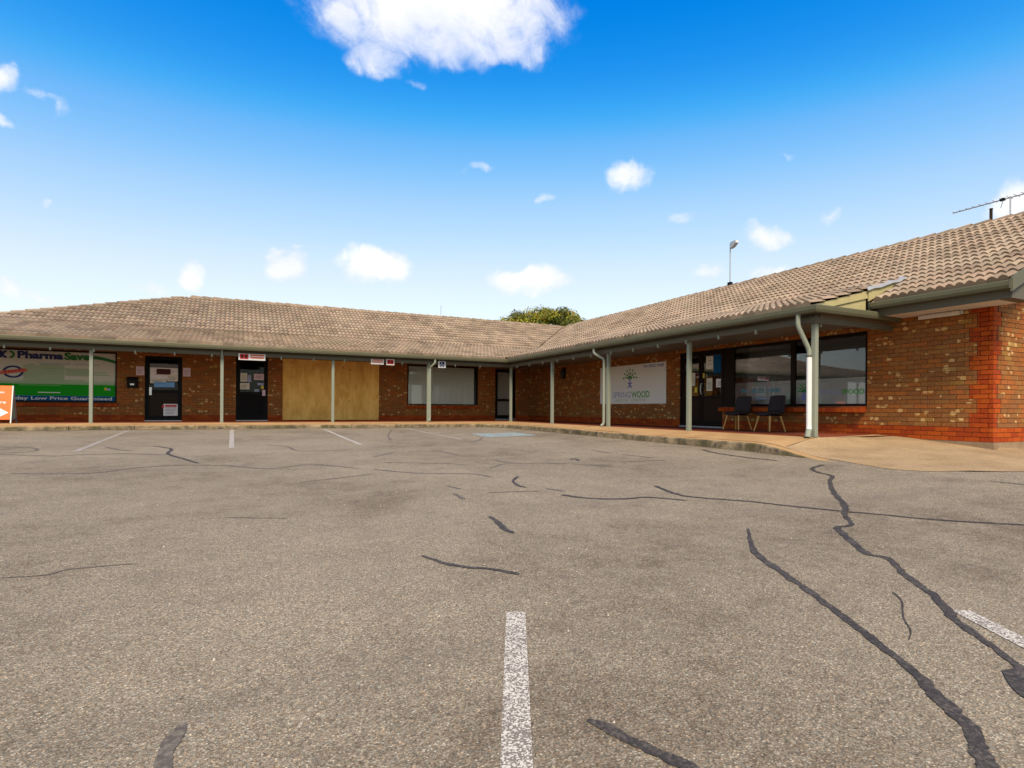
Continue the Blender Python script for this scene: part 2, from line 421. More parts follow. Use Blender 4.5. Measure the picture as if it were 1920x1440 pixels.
M = dict(
 asphalt=m_asphalt(), tar=m_tar(), tarw=m_tar_worn(),
 paint=m_paint((0.47, 0.435, 0.37), 0.62, 'worn_white_road_paint'),
 paintfaint=m_paint((0.40, 0.36, 0.30), 0.58, 'faded_white_road_paint'),
 bluepaint=m_paint((0.24, 0.38, 0.40), 0.62, 'faded_blue_road_paint'),
 brick=m_brick(), tile=m_tile(),
 mortar=m_concrete('dark_mortar', (0.075, 0.040, 0.018), (0.125, 0.072, 0.034), 5.0),
 floor=m_concrete('red_paved_floor', (0.125, 0.026, 0.010), (0.20, 0.045, 0.017), 2.0, 0.25),
 strip=m_concrete('tan_concrete', (0.28, 0.165, 0.070), (0.38, 0.235, 0.108), 1.3, 0.25),
 apron=m_concrete('buff_exposed_concrete', (0.25, 0.165, 0.085), (0.35, 0.245, 0.135), 1.7, 0.45),
 kerb=m_concrete('weathered_kerb_concrete', (0.115, 0.085, 0.05), (0.30, 0.225, 0.135), 4.5, 0.4, 0.85),
 footing=m_concrete('bare_footing', (0.20, 0.13, 0.075), (0.30, 0.21, 0.13), 4.0, 0.3),
 gutter=plain('olive_gutter_paint', (0.098, 0.094, 0.056), 0.5, 0.25, 0.10, 3.0, 0, 0.25, (0.06, 0.05, 0.03)),
 fascia=plain('olive_grey_paint', (0.100, 0.088, 0.064), 0.6, 0.15, 0.10, 3.0),
 post=plain('sage_green_post_paint', (0.205, 0.220, 0.170), 0.5, 0.22, 0.08, 5.0, 0, 0.2, (0.16, 0.16, 0.12)),
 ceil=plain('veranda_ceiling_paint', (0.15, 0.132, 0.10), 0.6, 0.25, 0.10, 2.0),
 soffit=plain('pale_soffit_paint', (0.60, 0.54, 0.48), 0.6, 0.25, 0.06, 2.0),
 cream=plain('cream_paint', (0.38, 0.325, 0.155), 0.55, 0.3, 0.14, 5.0, 0, 0.4, (0.25, 0.20, 0.10)),
 lead=plain('lead_flashing', (0.27, 0.27, 0.275), 0.45, 0.5, 0.15, 9.0),
 white=plain('white_plastic', (0.62, 0.61, 0.585), 0.45, 0.3, 0.04, 4.0),
 paper=plain('white_paper', (0.70, 0.66, 0.66), 0.7, 0.2, 0.05, 8.0),
 creampaper=plain('cream_paper', (0.62, 0.58, 0.48), 0.7, 0.2, 0.05, 8.0),
 pinkpaper=plain('pale_pink_paper', (0.62, 0.45, 0.50), 0.7, 0.2, 0.05, 8.0),
 bluepaper=plain('light_blue_paper', (0.16, 0.36, 0.66), 0.6, 0.2, 0.12, 20.0),
 yellow=plain('yellow_sticker', (0.60, 0.48, 0.06), 0.6, 0.2, 0.05, 8.0),
 ink=plain('grey_print', (0.16, 0.15, 0.17), 0.7, 0.2, 0.05, 8.0),
 banner=plain('white_banner_vinyl', (0.68, 0.655, 0.625), 0.55, 0.3, 0.05, 1.5),
 black=plain('black_aluminium', (0.006, 0.005, 0.005), 0.5, 0.10, 0.1, 6.0),
 brownframe=plain('dark_bronze_aluminium', (0.012, 0.007, 0.005), 0.5, 0.12, 0.1, 6.0),
 darkpanel=plain('dark_brown_door_panel', (0.022, 0.012, 0.007), 0.5, 0.12, 0.2, 5.0),
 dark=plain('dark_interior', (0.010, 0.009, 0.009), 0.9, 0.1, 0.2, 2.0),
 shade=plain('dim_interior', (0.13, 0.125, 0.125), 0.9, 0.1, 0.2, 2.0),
 steel=plain('brushed_steel', (0.55, 0.55, 0.55), 0.35, 0.5, 0.05, 10.0, 0.8),
 galv=plain('galvanised_steel', (0.38, 0.39, 0.40), 0.45, 0.5, 0.12, 12.0, 0.5),
 blind=plain('grey_vertical_blind', (0.66, 0.66, 0.60), 0.75, 0.2, 0.06, 2.0),
 film=plain('frosted_window_film', (0.42, 0.40, 0.38), 0.4, 0.3, 0.06, 2.0),
 green=plain('leaf_green_print', (0.060, 0.30, 0.045), 0.55, 0.25, 0.05, 4.0),
 dgreen=plain('dark_green_print', (0.012, 0.16, 0.030), 0.55, 0.25, 0.05, 4.0),
 bandgreen=plain('green_window_print', (0.003, 0.27, 0.005), 0.5, 0.1, 0.05, 4.0),
 bandblue=plain('blue_window_print', (0.003, 0.075, 0.21), 0.5, 0.1, 0.05, 4.0),
 navy=plain('navy_print', (0.012, 0.020, 0.115), 0.5, 0.3, 0.05, 4.0),
 violet=plain('violet_print', (0.15, 0.15, 0.46), 0.55, 0.25, 0.05, 4.0),
 slate=plain('slate_blue_print', (0.27, 0.30, 0.44), 0.55, 0.25, 0.05, 4.0),
 teal=plain('teal_print', (0.055, 0.23, 0.32), 0.55, 0.25, 0.05, 4.0),
 palegrey=plain('pale_green_grey_print', (0.33, 0.40, 0.27), 0.5, 0.12, 0.10, 4.0),
 sagebar=plain('sage_green_print', (0.27, 0.38, 0.22), 0.4, 0.3, 0.08, 4.0),
 poster=plain('off_white_window_print', (0.52, 0.51, 0.44), 0.5, 0.12, 0.05, 1.2),
 red=plain('red_print', (0.50, 0.020, 0.018), 0.5, 0.3, 0.05, 4.0),
 darkred=plain('dark_red_board', (0.060, 0.008, 0.010), 0.6, 0.2, 0.15, 8.0),
 orangered=plain('orange_red_print', (0.50, 0.10, 0.05), 0.5, 0.3, 0.05, 4.0),
 orange=plain('orange_sign_face', (0.80, 0.14, 0.022), 0.5, 0.3, 0.04, 4.0),
 seatfab=plain('charcoal_chair_fabric', (0.030, 0.023, 0.026), 0.85, 0.2, 0.15, 25.0),
 timber=plain('light_timber_leg', (0.52, 0.29, 0.085), 0.5, 0.35, 0.15, 12.0),
 ply=m_ply(), glass=m_glass('window_glass', (0.92, 0.93, 0.93), 0.85), darkglass=m_glass('door_glass', (0.85, 0.85, 0.86), 0.22),
 bark=plain('bark', (0.10, 0.075, 0.05), 0.9, 0.1, 0.3, 6.0), leaf=m_leaf(),
 sheetgrey=plain('grey_door_panel', (0.20, 0.185, 0.16), 0.55, 0.15, 0.05, 4.0),
 **{'fade%d' % i: plain('green_fade_print', tuple(a + (b - a) * (i + 1) / 6 for a, b in zip((0.20, 0.36, 0.17), (0.52, 0.51, 0.44))), 0.5, 0.12) for i in range(5)},
 moss=m_concrete('mossy_gutter_grime', (0.055, 0.045, 0.018), (0.13, 0.10, 0.05), 6.0, 0.5),
 pebble=plain('pale_pebble', (0.42, 0.37, 0.29), 0.8, 0.2, 0.4, 40.0),
 lamp=plain('black_lamp_housing', (0.010, 0.009, 0.010), 0.45, 0.4, 0.1, 6.0),
)
# ------------------------------------------------------------------ text and print helpers
FONTS = {}
def text_obj(name, body, matrix, height, mat, parent=None, width=None, bold=0.0, shear=0.0):
    cu = bpy.data.curves.new('lettering_curve', 'FONT'); cu.body = body; cu.size = 1.0
    cu.offset = bold; cu.extrude = 0.0; cu.shear = shear; cu.resolution_u = 3
    o = bpy.data.objects.new('lettering_source', cu); COL.objects.link(o)
    dg = bpy.context.evaluated_depsgraph_get()
    me = bpy.data.meshes.new_from_object(o.evaluated_get(dg))
    bpy.data.objects.remove(o); bpy.data.curves.remove(cu)
    xs = [v.co.x for v in me.vertices]; ys = [v.co.y for v in me.vertices]
    x0, x1, y0, y1 = min(xs), max(xs), min(ys), max(ys)
    sy = height / 0.70; sx = width / (x1 - x0) if width else sy
    for v in me.vertices: v.co = Vector(((v.co.x - x0) * sx, v.co.y * sy, 0.0))
    me.materials.clear(); me.materials.append(mat); me.transform(matrix); me.name = name
    return link(name, me, parent)
def mL(x, z, d):   # left wing wall plane (faces -Y), d = distance in front of the wall
    return Matrix(((1,0,0,x),(0,0,-1,WY-d),(0,1,0,z),(0,0,0,1)))
def mR(y, z, d):   # right wing wall plane (faces -X)
    return Matrix(((0,0,-1,WX-d),(-1,0,0,y),(0,1,0,z),(0,0,0,1)))
def fbox(mb, side, a0, a1, z0, z1, d0, d1, col=None):
    if side == 'L': mb.box((a0, WY-d0, z0), (a1, WY-d1, z1), col)
    else: mb.box((WX-d0, a0, z0), (WX-d1, a1, z1), col)
def fpt(side, a, z, d): return (a, WY-d, z) if side == 'L' else (WX-d, a, z)
def panel(name, side, a0, a1, z0, z1, d0, d1, mat, parent=None, bevel=0.0):
    mb = MB(); fbox(mb, side, a0, a1, z0, z1, d0, d1); return mb.build(name, M[mat], parent, bevel=bevel)
WX = 2.2; WY = 2.2

# ------------------------------------------------------------------ ground
def zg(x, y):
    dx = max(-x - 0.9, 0.0); dy = min(max(-y - 0.75, 0.0), 45.0)
    return -0.17 - dy * (0.008 + 0.0225 * (1 - exp(-dx / 3.0)))
def grid_axis(lo, hi, step, far):
    a = []; x = lo
    while x <= hi + 1e-6: a.append(x); x += step
    g = step * 1.6
    while a[-1] < far: a.append(a[-1] + g); g *= 1.7
    g = step * 1.6
    while a[0] > -far: a.insert(0, a[0] - g); g *= 1.7
    return a
ax = grid_axis(-24, 10, 0.5, 1500); ay = grid_axis(-26, 3, 0.5, 1500)
mb = MB()
mb.v = [(x, y, zg(x, y)) for y in ay for x in ax]; mb.c = [(1,1,1,0)] * len(mb.v)
nx = len(ax)
mb.f = [(j*nx+i, j*nx+i+1, (j+1)*nx+i+1, (j+1)*nx+i) for j in range(len(ay)-1) for i in range(nx-1)]
ground = tag(mb.build('ground', M['asphalt'], smooth=True, fix=False), kind='structure')

def ground_strip(name, pts, mat, lift, parent, rough=0.0, sub=10):
    # pts: (x, y, width)
    if rough: pts = [(a_, b_, c_ * (0.95 if math.hypot(a_ - CAMPOS.x, b_ - CAMPOS.y) < 2.9 else 0.68 if math.hypot(a_ - CAMPOS.x, b_ - CAMPOS.y) < 4.5 else 0.68)) for a_, b_, c_ in pts]
    c = catmull([(p[0], p[1], p[2]) for p in pts], sub) if len(pts) > 2 else [Vector(pts[0]).lerp(Vector(pts[1]), t / sub) for t in range(sub + 1)]
    mb = MB(); n = len(c); r = random.Random(int(abs(pts[0][0] * 1000 + pts[0][1] * 77)))
    vs = []
    for i, p in enumerate(c):
        d = (c[min(i+1, n-1)] - c[max(i-1, 0)]); d.z = 0; d = d.normalized() if d.length > 1e-6 else Vector((1, 0, 0))
        q = Vector((-d.y, d.x, 0)); w = max(p.z, 0.004) * 0.5
        nz_ = lambda o_: 1.5 * mnoise.noise((p.x * 11 + o_, p.y * 11, o_)) + .8 * mnoise.noise((p.x * 34, p.y * 34, o_ + 5)) + .25 * r.uniform(-1, 1)
        wl = w * (1 + rough * nz_(0.0)); wr = w * (1 + rough * nz_(9.0))
        if rough and i in (0, n - 1): wl *= 0.35; wr *= 0.35
        for s_, ww in ((1, wl), (0, 0), (-1, wr)):
            x = p.x + q.x * s_ * ww; y = p.y + q.y * s_ * ww
            vs.append((x, y, zg(x, y) + lift))
    mb.add(vs, [(i*3+k, i*3+k+1, i*3+k+4, i*3+k+3) for i in range(n-1) for k in (0, 1)])
    return mb.build(name, M[mat], parent, fix=False)
TAR = [
 (0,[(-1.53, -14.06, 0.085), (-1.93, -14.18, 0.085), (-2.15, -14.43, 0.085), (-2.27, -14.72, 0.085), (-2.67, -14.97, 0.077), (-3.29, -15.46, 0.085), (-3.78, -15.91, 0.085), (-4.21, -16.2, 0.073), (-4.46, -16.43, 0.051), (-4.6, -16.49, 0.081), (-4.7, -16.45, 0.05)]),
 (0,[(-4.68, -16.44, 0.034), (-4.77, -16.52, 0.085), (-5.06, -16.83, 0.085), (-5.27, -17.09, 0.085), (-5.26, -17.23, 0.067), (-5.53, -17.5, 0.074), (-5.77, -17.79, 0.071), (-5.98, -17.98, 0.078), (-6.04, -18.03, 0.071), (-6.22, -18.25, 0.06), (-6.38, -18.45, 0.059), (-6.49, -18.55, 0.068)]),
 (0,[(-5.44, -16.14, 0.033), (-5.81, -16.5, 0.055), (-6.02, -16.75, 0.085), (-6.22, -17.13, 0.086), (-6.36, -17.41, 0.079), (-6.51, -17.69, 0.07), (-6.7, -18.02, 0.068), (-6.85, -18.28, 0.066), (-6.99, -18.45, 0.071), (-7.09, -18.59, 0.069), (-7.22, -18.69, 0.066), (-7.3, -18.75, 0.067), (-7.39, -18.8, 0.066)]),
 (0,[(-4.69, -14.01, 0.085), (-4.84, -14.52, 0.085), (-4.81, -14.82, 0.081), (-4.48, -15.27, 0.075), (-4.3, -15.66, 0.068), (-4.07, -16.09, 0.072), (-3.91, -16.35, 0.058), (-3.78, -16.61, 0.064), (-3.6, -16.87, 0.069), (-3.31, -17.22, 0.064), (-3.18, -17.42, 0.061)]),
 (0,[(-6.08, -14.02, 0.085), (-5.9, -14.35, 0.085), (-5.58, -14.54, 0.079), (-5.27, -14.59, 0.082), (-5.02, -14.93, 0.051)]),
 (1,[(-6.03, -13.56, 0.081), (-5.92, -13.82, 0.076)]),
 (1,[(-6.8, -13.53, 0.045), (-6.46, -13.61, 0.061), (-6.19, -13.69, 0.046)]),
 (0,[(-5.92, -12.54, 0.083), (-6.16, -12.9, 0.046), (-6.25, -13.24, 0.085), (-6.22, -13.39, 0.081)]),
 (1,[(-7.09, -12.87, 0.066), (-7.01, -13.17, 0.085)]),
 (1,[(-7.19, -13.44, 0.076), (-7.21, -13.8, 0.085)]),
 (0,[(-7.3, -14.73, 0.064), (-7.33, -14.99, 0.085), (-7.38, -15.24, 0.085), (-7.37, -15.4, 0.056)]),
 (0,[(-8.27, -15.72, 0.032), (-8.18, -15.96, 0.069), (-8.08, -16.1, 0.058), (-7.94, -16.21, 0.057), (-7.81, -16.39, 0.054)]),
 (0,[(-8.33, -17.98, 0.021), (-8.29, -18.06, 0.051), (-8.24, -18.19, 0.056), (-8.19, -18.31, 0.055), (-8.16, -18.41, 0.055)]),
 (1,[(-9.65, -17.39, 0.036), (-9.68, -17.48, 0.051), (-9.69, -17.58, 0.05), (-9.69, -17.69, 0.033)]),
 (1,[(-9.58, -13.82, 0.036), (-9.06, -14.06, 0.027)]),
 (1,[(-13.16, -7.11, 0.075), (-12.31, -7.61, 0.085), (-11.99, -7.53, 0.085), (-11.33, -7.53, 0.085), (-10.61, -7.93, 0.085)]),
 (0,[(-11.03, -6.1, 0.085), (-10.65, -6.82, 0.085), (-10.62, -7.74, 0.085), (-10.32, -8.62, 0.085), (-10.04, -9.4, 0.077)]),
 (1,[(-11.83, -6.06, 0.085), (-11.56, -6.68, 0.085), (-11.26, -7.03, 0.085)]),
 (1,[(-13.59, -5.62, 0.085), (-13.01, -5.98, 0.085), (-12.81, -6.65, 0.085), (-13.22, -6.91, 0.085)]),
 (1,[(-12.24, -9.83, 0.058), (-11.8, -10.03, 0.078), (-11.24, -10.11, 0.073), (-10.84, -9.72, 0.083), (-10.35, -9.57, 0.075), (-9.65, -9.81, 0.085), (-9.06, -10.41, 0.072), (-8.42, -10.09, 0.082), (-7.79, -10.86, 0.059)]),
 (1,[(-8.92, -6.34, 0.085), (-8.53, -6.96, 0.085), (-8.37, -7.87, 0.085), (-7.47, -7.98, 0.085)]),
 (1,[(-7.61, -11.0, 0.085), (-7.24, -11.52, 0.085), (-6.82, -11.81, 0.085), (-6.39, -12.05, 0.085), (-6.27, -12.44, 0.082)]),
 (1,[(-7.28, -10.24, 0.077), (-6.44, -10.69, 0.085), (-6.11, -11.05, 0.067)]),
 (1,[(-5.41, -10.56, 0.077), (-5.35, -11.16, 0.085), (-4.9, -11.34, 0.085), (-4.46, -11.68, 0.085), (-4.08, -12.27, 0.08)]),
 (1,[(-5.9, -11.53, 0.076), (-5.52, -11.21, 0.085)]),
 (1,[(-2.98, -10.01, 0.085), (-3.01, -10.7, 0.085)]),
 (1,[(-2.94, -10.97, 0.085), (-2.83, -11.74, 0.085)]),
 (1,[(-3.63, -11.84, 0.085), (-2.85, -12.12, 0.085)]),
 (0,[(-4.19, -11.16, 0.085), (-4.06, -11.1, 0.085), (-4.15, -11.36, 0.085)]),
 (0,[(-5.93, -17.65, 0.012), (-6.03, -17.76, 0.014), (-6.26, -17.9, 0.01), (-6.41, -18.02, 0.01), (-6.53, -18.08, 0.007)]),
 (1,[(-1.39, -16.11, 0.06), (-1.39, -16.44, 0.085), (-1.41, -16.73, 0.075)]),
 (1,[(-10.81, -15.16, 0.024), (-10.57, -15.2, 0.025), (-10.47, -15.12, 0.027), (-10.1, -15.14, 0.019)]),
 (1,[(-1.61, -10.06, 0.085), (-1.19, -11.0, 0.085)]),
 (0,[(-1.33, -11.39, 0.085), (-1.55, -11.95, 0.085), (-1.64, -12.74, 0.085), (-1.62, -13.33, 0.082)]),
 (1,[(-7.26, -9.34, 0.085), (-6.75, -8.78, 0.085)]),
 (1,[(-5.9, -8.54, 0.085), (-5.68, -9.6, 0.085)]),
 (1,[(-4.97, -7.27, 0.085), (-4.4, -7.1, 0.085), (-3.64, -5.91, 0.085)]),
 (1,[(-8.77, -11.93, 0.042), (-7.72, -11.5, 0.052)]),
 (1,[(-5.1, -1.99, 0.085), (-5.76, -4.23, 0.054), (-6.11, -5.98, 0.085)]),
 (1,[(-5.03, -2.8, 0.085), (-5.12, -3.52, 0.085)]),
]

for faint, row in TAR:
    ground_strip('tar_seal', row, 'tarw' if faint else 'tar', 0.003 if faint else 0.0045, ground, 0.34, 16)
mb = MB(); pp = catmull([(-6.50,-18.44,0), (-6.40,-18.47,0), (-6.46,-18.60,0), (-6.62,-18.75,0), (-6.72,-18.72,0), (-6.66,-18.56,0), (-6.50,-18.44,0)], 5)[:-1]
mb.poly([(p.x, p.y, zg(p.x, p.y) + 0.0055) for p in pp]); mb.build('tar_seal', M['tar'], ground, fix=False)

for pts, mt, w in (([(-12.18,-1.13),(-12.15,-6.97)], 'paintfaint', 0.10), ([(-9.63,-1.22),(-9.59,-6.89)], 'paint', 0.10),
                ([(-7.07,-1.32),(-7.01,-6.89)], 'paint', 0.10), ([(-4.47,-1.22),(-4.37,-6.25)], 'paintfaint', 0.10),
                ([(-8.115,-16.955),(-9.14,-19.05)], 'paint', 0.105), ([(-5.885,-17.985),(-6.95,-20.05)], 'paint', 0.105)):
    n = 8; row = [(pts[0][0] + (pts[1][0]-pts[0][0])*t/n, pts[0][1] + (pts[1][1]-pts[0][1])*t/n, w) for t in range(n + 1)]
    ground_strip('parking_line', row, mt, 0.004, ground)
# accessible bay symbol: faded blue square with the white wheelchair figure
bay = MB()
bx, by = -2.72, -5.15
for i in range(6):
    for j in range(6):
        q = [(bx - .72 + 1.44 * (i + a) / 6, by - .72 + 1.44 * (j + b) / 6) for a, b in ((0,0),(1,0),(1,1),(0,1))]
        bay.add([(x, y, zg(x, y) + 0.005) for x, y in q], [(0, 1, 2, 3)])
bayo = bay.build('bay_marking', M['bluepaint'], ground, fix=False)
sym = MB()
def gseg(p, q, w):
    p = Vector((bx + p[0], by + p[1], 0)); q = Vector((bx + q[0], by + q[1], 0)); d = (q - p).normalized(); t = Vector((-d.y, d.x, 0)) * w / 2
    sym.add([(v.x, v.y, zg(v.x, v.y) + 0.009) for v in (p + t, p - t, q - t, q + t)], [(0, 1, 2, 3)])
for a in range(11):
    t0 = radians(120 + a * 25); t1 = radians(120 + (a + 1) * 25)
    gseg((-.05 + .30 * cos(t0), -.18 + .30 * sin(t0)), (-.05 + .30 * cos(t1), -.18 + .30 * sin(t1)), .08)
gseg((-.08, .30), (-.02, -.10), .10); gseg((-.02, -.10), (.24, -.10), .09); gseg((.24, -.10), (.36, -.42), .09); gseg((-.06, .14), (.20, .14), .08)
for a in range(8): gseg((-.08, .45), (-.08 + .09 * cos(a * pi / 4), .45 + .09 * sin(a * pi / 4)), .09)
sym.build('wheelchair_symbol', M['paint'], bayo, fix=False)

# ------------------------------------------------------------------ footpath, kerb, apron
foot = MB()
foot.add([(-24, -.06, 0), (-.06, -.06, 0), (-.06, -12.9, 0), (2.3, -12.9, 0), (2.3, 2.3, 0), (-24, 2.3, 0)], [(0, 1, 4, 5), (1, 2, 3, 4)])
footo = tag(foot.build('footpath', M['floor'], fix=False), kind='structure')
for p in footo.data.polygons:
    if p.normal.z < 0: p.flip()
kpath = [(-24 + i * 0.55, -.75) for i in range(40)]
kpath = [p for p in kpath if p[0] < -2.5] + [(-2.45 + 1.5 * sin(radians(a)), -2.25 + 1.5 * cos(radians(a))) for a in range(0, 91, 6)]
kpath += [(-.95, -2.25 - i * 0.5) for i in range(1, 20)] + [(-.96, -12.2), (-1.0, -12.6), (-1.07, -13.1), (-1.16, -13.6), (-1.24, -14.05)]
def ktop(p):
    base = -0.05 - (0.05 * min(1, max(0, (-p[1] - 4) / 5.5)) if p[0] > -2 else 0.0)
    if p[1] < -12.2 and p[0] > -2:
        t = min(1, (-12.2 - p[1]) / 1.7); t = t * t * (3 - 2 * t)
        return base * (1 - t) + (zg(*p) + 0.012) * t
    return base
dense = []
for i in range(len(kpath) - 1):
    for k in range(4):
        t = k / 4; dense.append((kpath[i][0] * (1-t) + kpath[i+1][0] * t, kpath[i][1] * (1-t) + kpath[i+1][1] * t))
dense.append(kpath[-1])
acc = [0.0]
for i in range(1, len(dense)): acc.append(acc[-1] + math.dist(dense[i], dense[i-1]))
def kat(s):
    for i in range(1, len(dense)):
        if acc[i] >= s:
            t = (s - acc[i-1]) / max(acc[i] - acc[i-1], 1e-9); a, b = dense[i-1], dense[i]
            return (a[0] + (b[0]-a[0]) * t, a[1] + (b[1]-a[1]) * t), Vector((b[0]-a[0], b[1]-a[1], 0)).normalized()
    a, b = dense[-2], dense[-1]; return b, Vector((b[0]-a[0], b[1]-a[1], 0)).normalized()
kerb = tag(empty('kerb'), kind='structure')
Lk = acc[-1]; nb = int(Lk / 1.45); r = random.Random(3)
for b in range(nb):
    s0 = Lk * b / nb + 0.006; s1 = Lk * (b + 1) / nb - 0.006
    mb = MB(); n = 7; vs = []; dz = r.uniform(-0.006, 0.004); dn = r.uniform(-0.008, 0.008)
    for i in range(n):
        p, d = kat(s0 + (s1 - s0) * i / (n - 1)); out = Vector((d.y, -d.x, 0)); P = Vector((p[0], p[1], 0))
        zt = ktop(p) + dz; zb = zg(*p) - 0.10
        for o, z in ((-0.16, zb), (-0.16, zt), (-0.035, zt - .004), (-0.008, zt - 0.014), (0.012, zt - 0.04), (0.03, zb)):
            q = P + out * (o + dn); vs.append((q.x, q.y, z))
    fs = [(i*6+k, (i+1)*6+k, (i+1)*6+(k+1)%6, i*6+(k+1)%6) for i in range(n-1) for k in range(6)] + [tuple(range(6)), tuple(range((n-1)*6, n*6))[::-1]]
    mb.add(vs, fs); kb = mb.build('kerb_block', M['kerb'], kerb); kb.data.materials.append(M['strip'])
    for pl_ in kb.data.polygons:
        if pl_.normal.z > 0.75: pl_.material_index = 1
mr_ = random.Random(8); seg = []
for i in range(0, len(dense) - 1, 1):
    p, d = kat(acc[i] + 1e-5); out_ = Vector((d.y, -d.x, 0)); q = Vector((p[0], p[1], 0)) + out_ * (.045 + mr_.uniform(-.01, .03))
    if q.x > -17.5 and q.y > -13.2: seg.append((q.x, q.y, max(.01, .085 + .05 * mnoise.noise((q.x * .9, q.y * .9, 3.1)))))
ground_strip('kerb_grime', seg, 'moss', .0025, ground, .7, 3)
peb = MB()
for i in range(90):
    d_ = mr_.uniform(1.9, 7.0); a_ = mr_.uniform(-.72, .78)
    x = CAMPOS.x + d_ * sin(.4505 + a_); y = CAMPOS.y + d_ * cos(.4505 + a_)
    if y > -1.2 or x > -1.6: continue
    s_ = mr_.uniform(.003, .008); z = zg(x, y)
    peb.add([(x-s_, y, z), (x, y-s_*.8, z), (x+s_*.9, y, z), (x, y+s_, z), (x, y, z+s_*1.1)], [(0,1,4), (1,2,4), (2,3,4), (3,0,4)])
tag(peb.build('loose_pebbles', M['pebble'], ground, fix=False), kind='stuff')
# tan concrete strip between kerb and posts
mb = MB(); m = len([p for p in dense if p[1] > -12.95]); vs = []
for i, p in enumerate(dense[:m]):
    _, d = kat(acc[i] + 1e-5); out = Vector((d.y, -d.x, 0)); q = Vector((p[0], p[1], 0)) - out * 0.155
    if p[0] < -2.5: inn = (p[0], -.065)
    elif p[1] > -2.25:
        a = atan2(p[0] + 2.45, p[1] + 2.25) / (pi / 2)
        inn = (-2.45 + 2.385 * min(1, a * 2), -.065) if a < .5 else (-.065, -.065 - 2.185 * (a - .5) * 2)
    else: inn = (-.065, p[1])
    for t in (0, .5, 1):
        x = q.x * (1-t) + inn[0] * t; y = q.y * (1-t) + inn[1] * t
        vs.append((x, y, (ktop(p) + 0.004) * (1-t) + 0.003 * t))
mb.add(vs, [(i*3+k, i*3+k+1, (i+1)*3+k+1, (i+1)*3+k) for i in range(m-1) for k in (0, 1)])
o = tag(mb.build('footpath_edge', M['strip'], footo, fix=True)); 
bpy_flip = [p for p in o.data.polygons if p.normal.z < 0]
for p in bpy_flip: p.flip()
# buff concrete apron at the driveway end
inn = catmull([(-.06,-12.91,.003),(.5,-12.88,.004),(1.3,-12.76,.012),(2.19,-12.62,.012),(2.19,-13.1,-.015),(2.19,-13.7,-.072),(2.19,-14.3,-.135),(2.21,-14.57,-.165),(2.45,-14.565,-.13),(3.3,-14.565,-.18),(9.5,-14.565,-.3)], 8)
op = [(-.90,-12.86),(-.97,-13.45),(-1.06,-14.0),(-1.24,-14.55),(-1.30,-15.05),(-1.04,-15.55),(-.33,-16.0),(1.2,-16.4),(3,-16.7),(6,-17.0),(10,-17.2)]
out = catmull([(x, y, 0) for x, y in op], 8)
mb = MB(); K = 14; vs = []
for a, b in zip(inn, out):
    zb = max(zg(b.x, b.y) + 0.006, ktop((b.x - .155, b.y)) + .004 if (b.y > -14.1 and b.x < -.8) else -9)
    for k in range(K + 1):
        t = k / K; e = t * t * (3 - 2 * t) * 0.55 + t * 0.45
        q = a.lerp(b, t); zz = a.z * (1 - e) + zb * e + 0.006 * mnoise.noise((q.x * 1.3, q.y * 1.3, 0)) * sin(pi * t); vs.append((q.x, q.y, max(zz, zg(q.x, q.y) + .006 + .05 * (1 - t))))
mb.add(vs, [(i*(K+1)+k, i*(K+1)+k+1, (i+1)*(K+1)+k+1, (i+1)*(K+1)+k) for i in range(len(inn)-1) for k in range(K)])
apron = tag(mb.build('driveway_apron', M['apron'], smooth=True), kind='structure')
for p in apron.data.polygons:
    if p.normal.z < 0: p.flip()

# ------------------------------------------------------------------ the building
shop = empty('shop_building', 'long L-shaped brick shop building with tiled roof and post veranda round the car park', 'shop building')
H = 2.36; COURSE = 0.084
OPEN_L = [(-17.6, -12.98, 0.60, 2.21), (-12.22, -11.16, 0.03, 2.15), (-9.54, -8.52, 0.03, 2.22), (-3.47, -0.46, 0.61, 2.23), (0.33, 1.28, 0.07, 2.17)]
OPEN_R = [(6.87 + 0.0, 8.80, 0.02, 2.14), (8.80, 12.38, 0.58, 2.14)]     # measured as -y
def backing(name, p, u, n, L, zlo, zhi, opens, thick=0.2):
    us = sorted({0.0, L} | {o[0] for o in opens} | {o[1] for o in opens}); zs = sorted({zlo, zhi} | {o[2] for o in opens} | {o[3] for o in opens})
    mb = MB(); U = Vector(u); N = Vector(n); P = Vector(p)
    for i in range(len(us)-1):
        for j in range(len(zs)-1):
            uc = (us[i]+us[i+1])/2; zc = (zs[j]+zs[j+1])/2
            if any(o[0] < uc < o[1] and o[2] < zc < o[3] for o in opens): continue
            a = P + U * us[i] - N * 0.009; b = P + U * us[i+1] - N * thick
            mb.box((a.x, a.y, zs[j]), (b.x, b.y, zs[j+1]))
    return mb.build(name, M['mortar'], shop)
BROWNS = [(0.270,0.096,0.026),(0.240,0.088,0.026),(0.295,0.104,0.026),(0.225,0.088,0.028),(0.270,0.118,0.036),(0.24,0.106,0.033),(0.31,0.100,0.027),(0.225,0.096,0.034)]
TANS = [(0.28,0.140,0.036),(0.32,0.185,0.060),(0.26,0.12,0.032)]
REDS = [(0.33,0.055,0.008),(0.29,0.043,0.008),(0.36,0.068,0.009),(0.27,0.040,0.009)]
brick_list = []   # (distance, wall, centre, size along, u, n, colour)
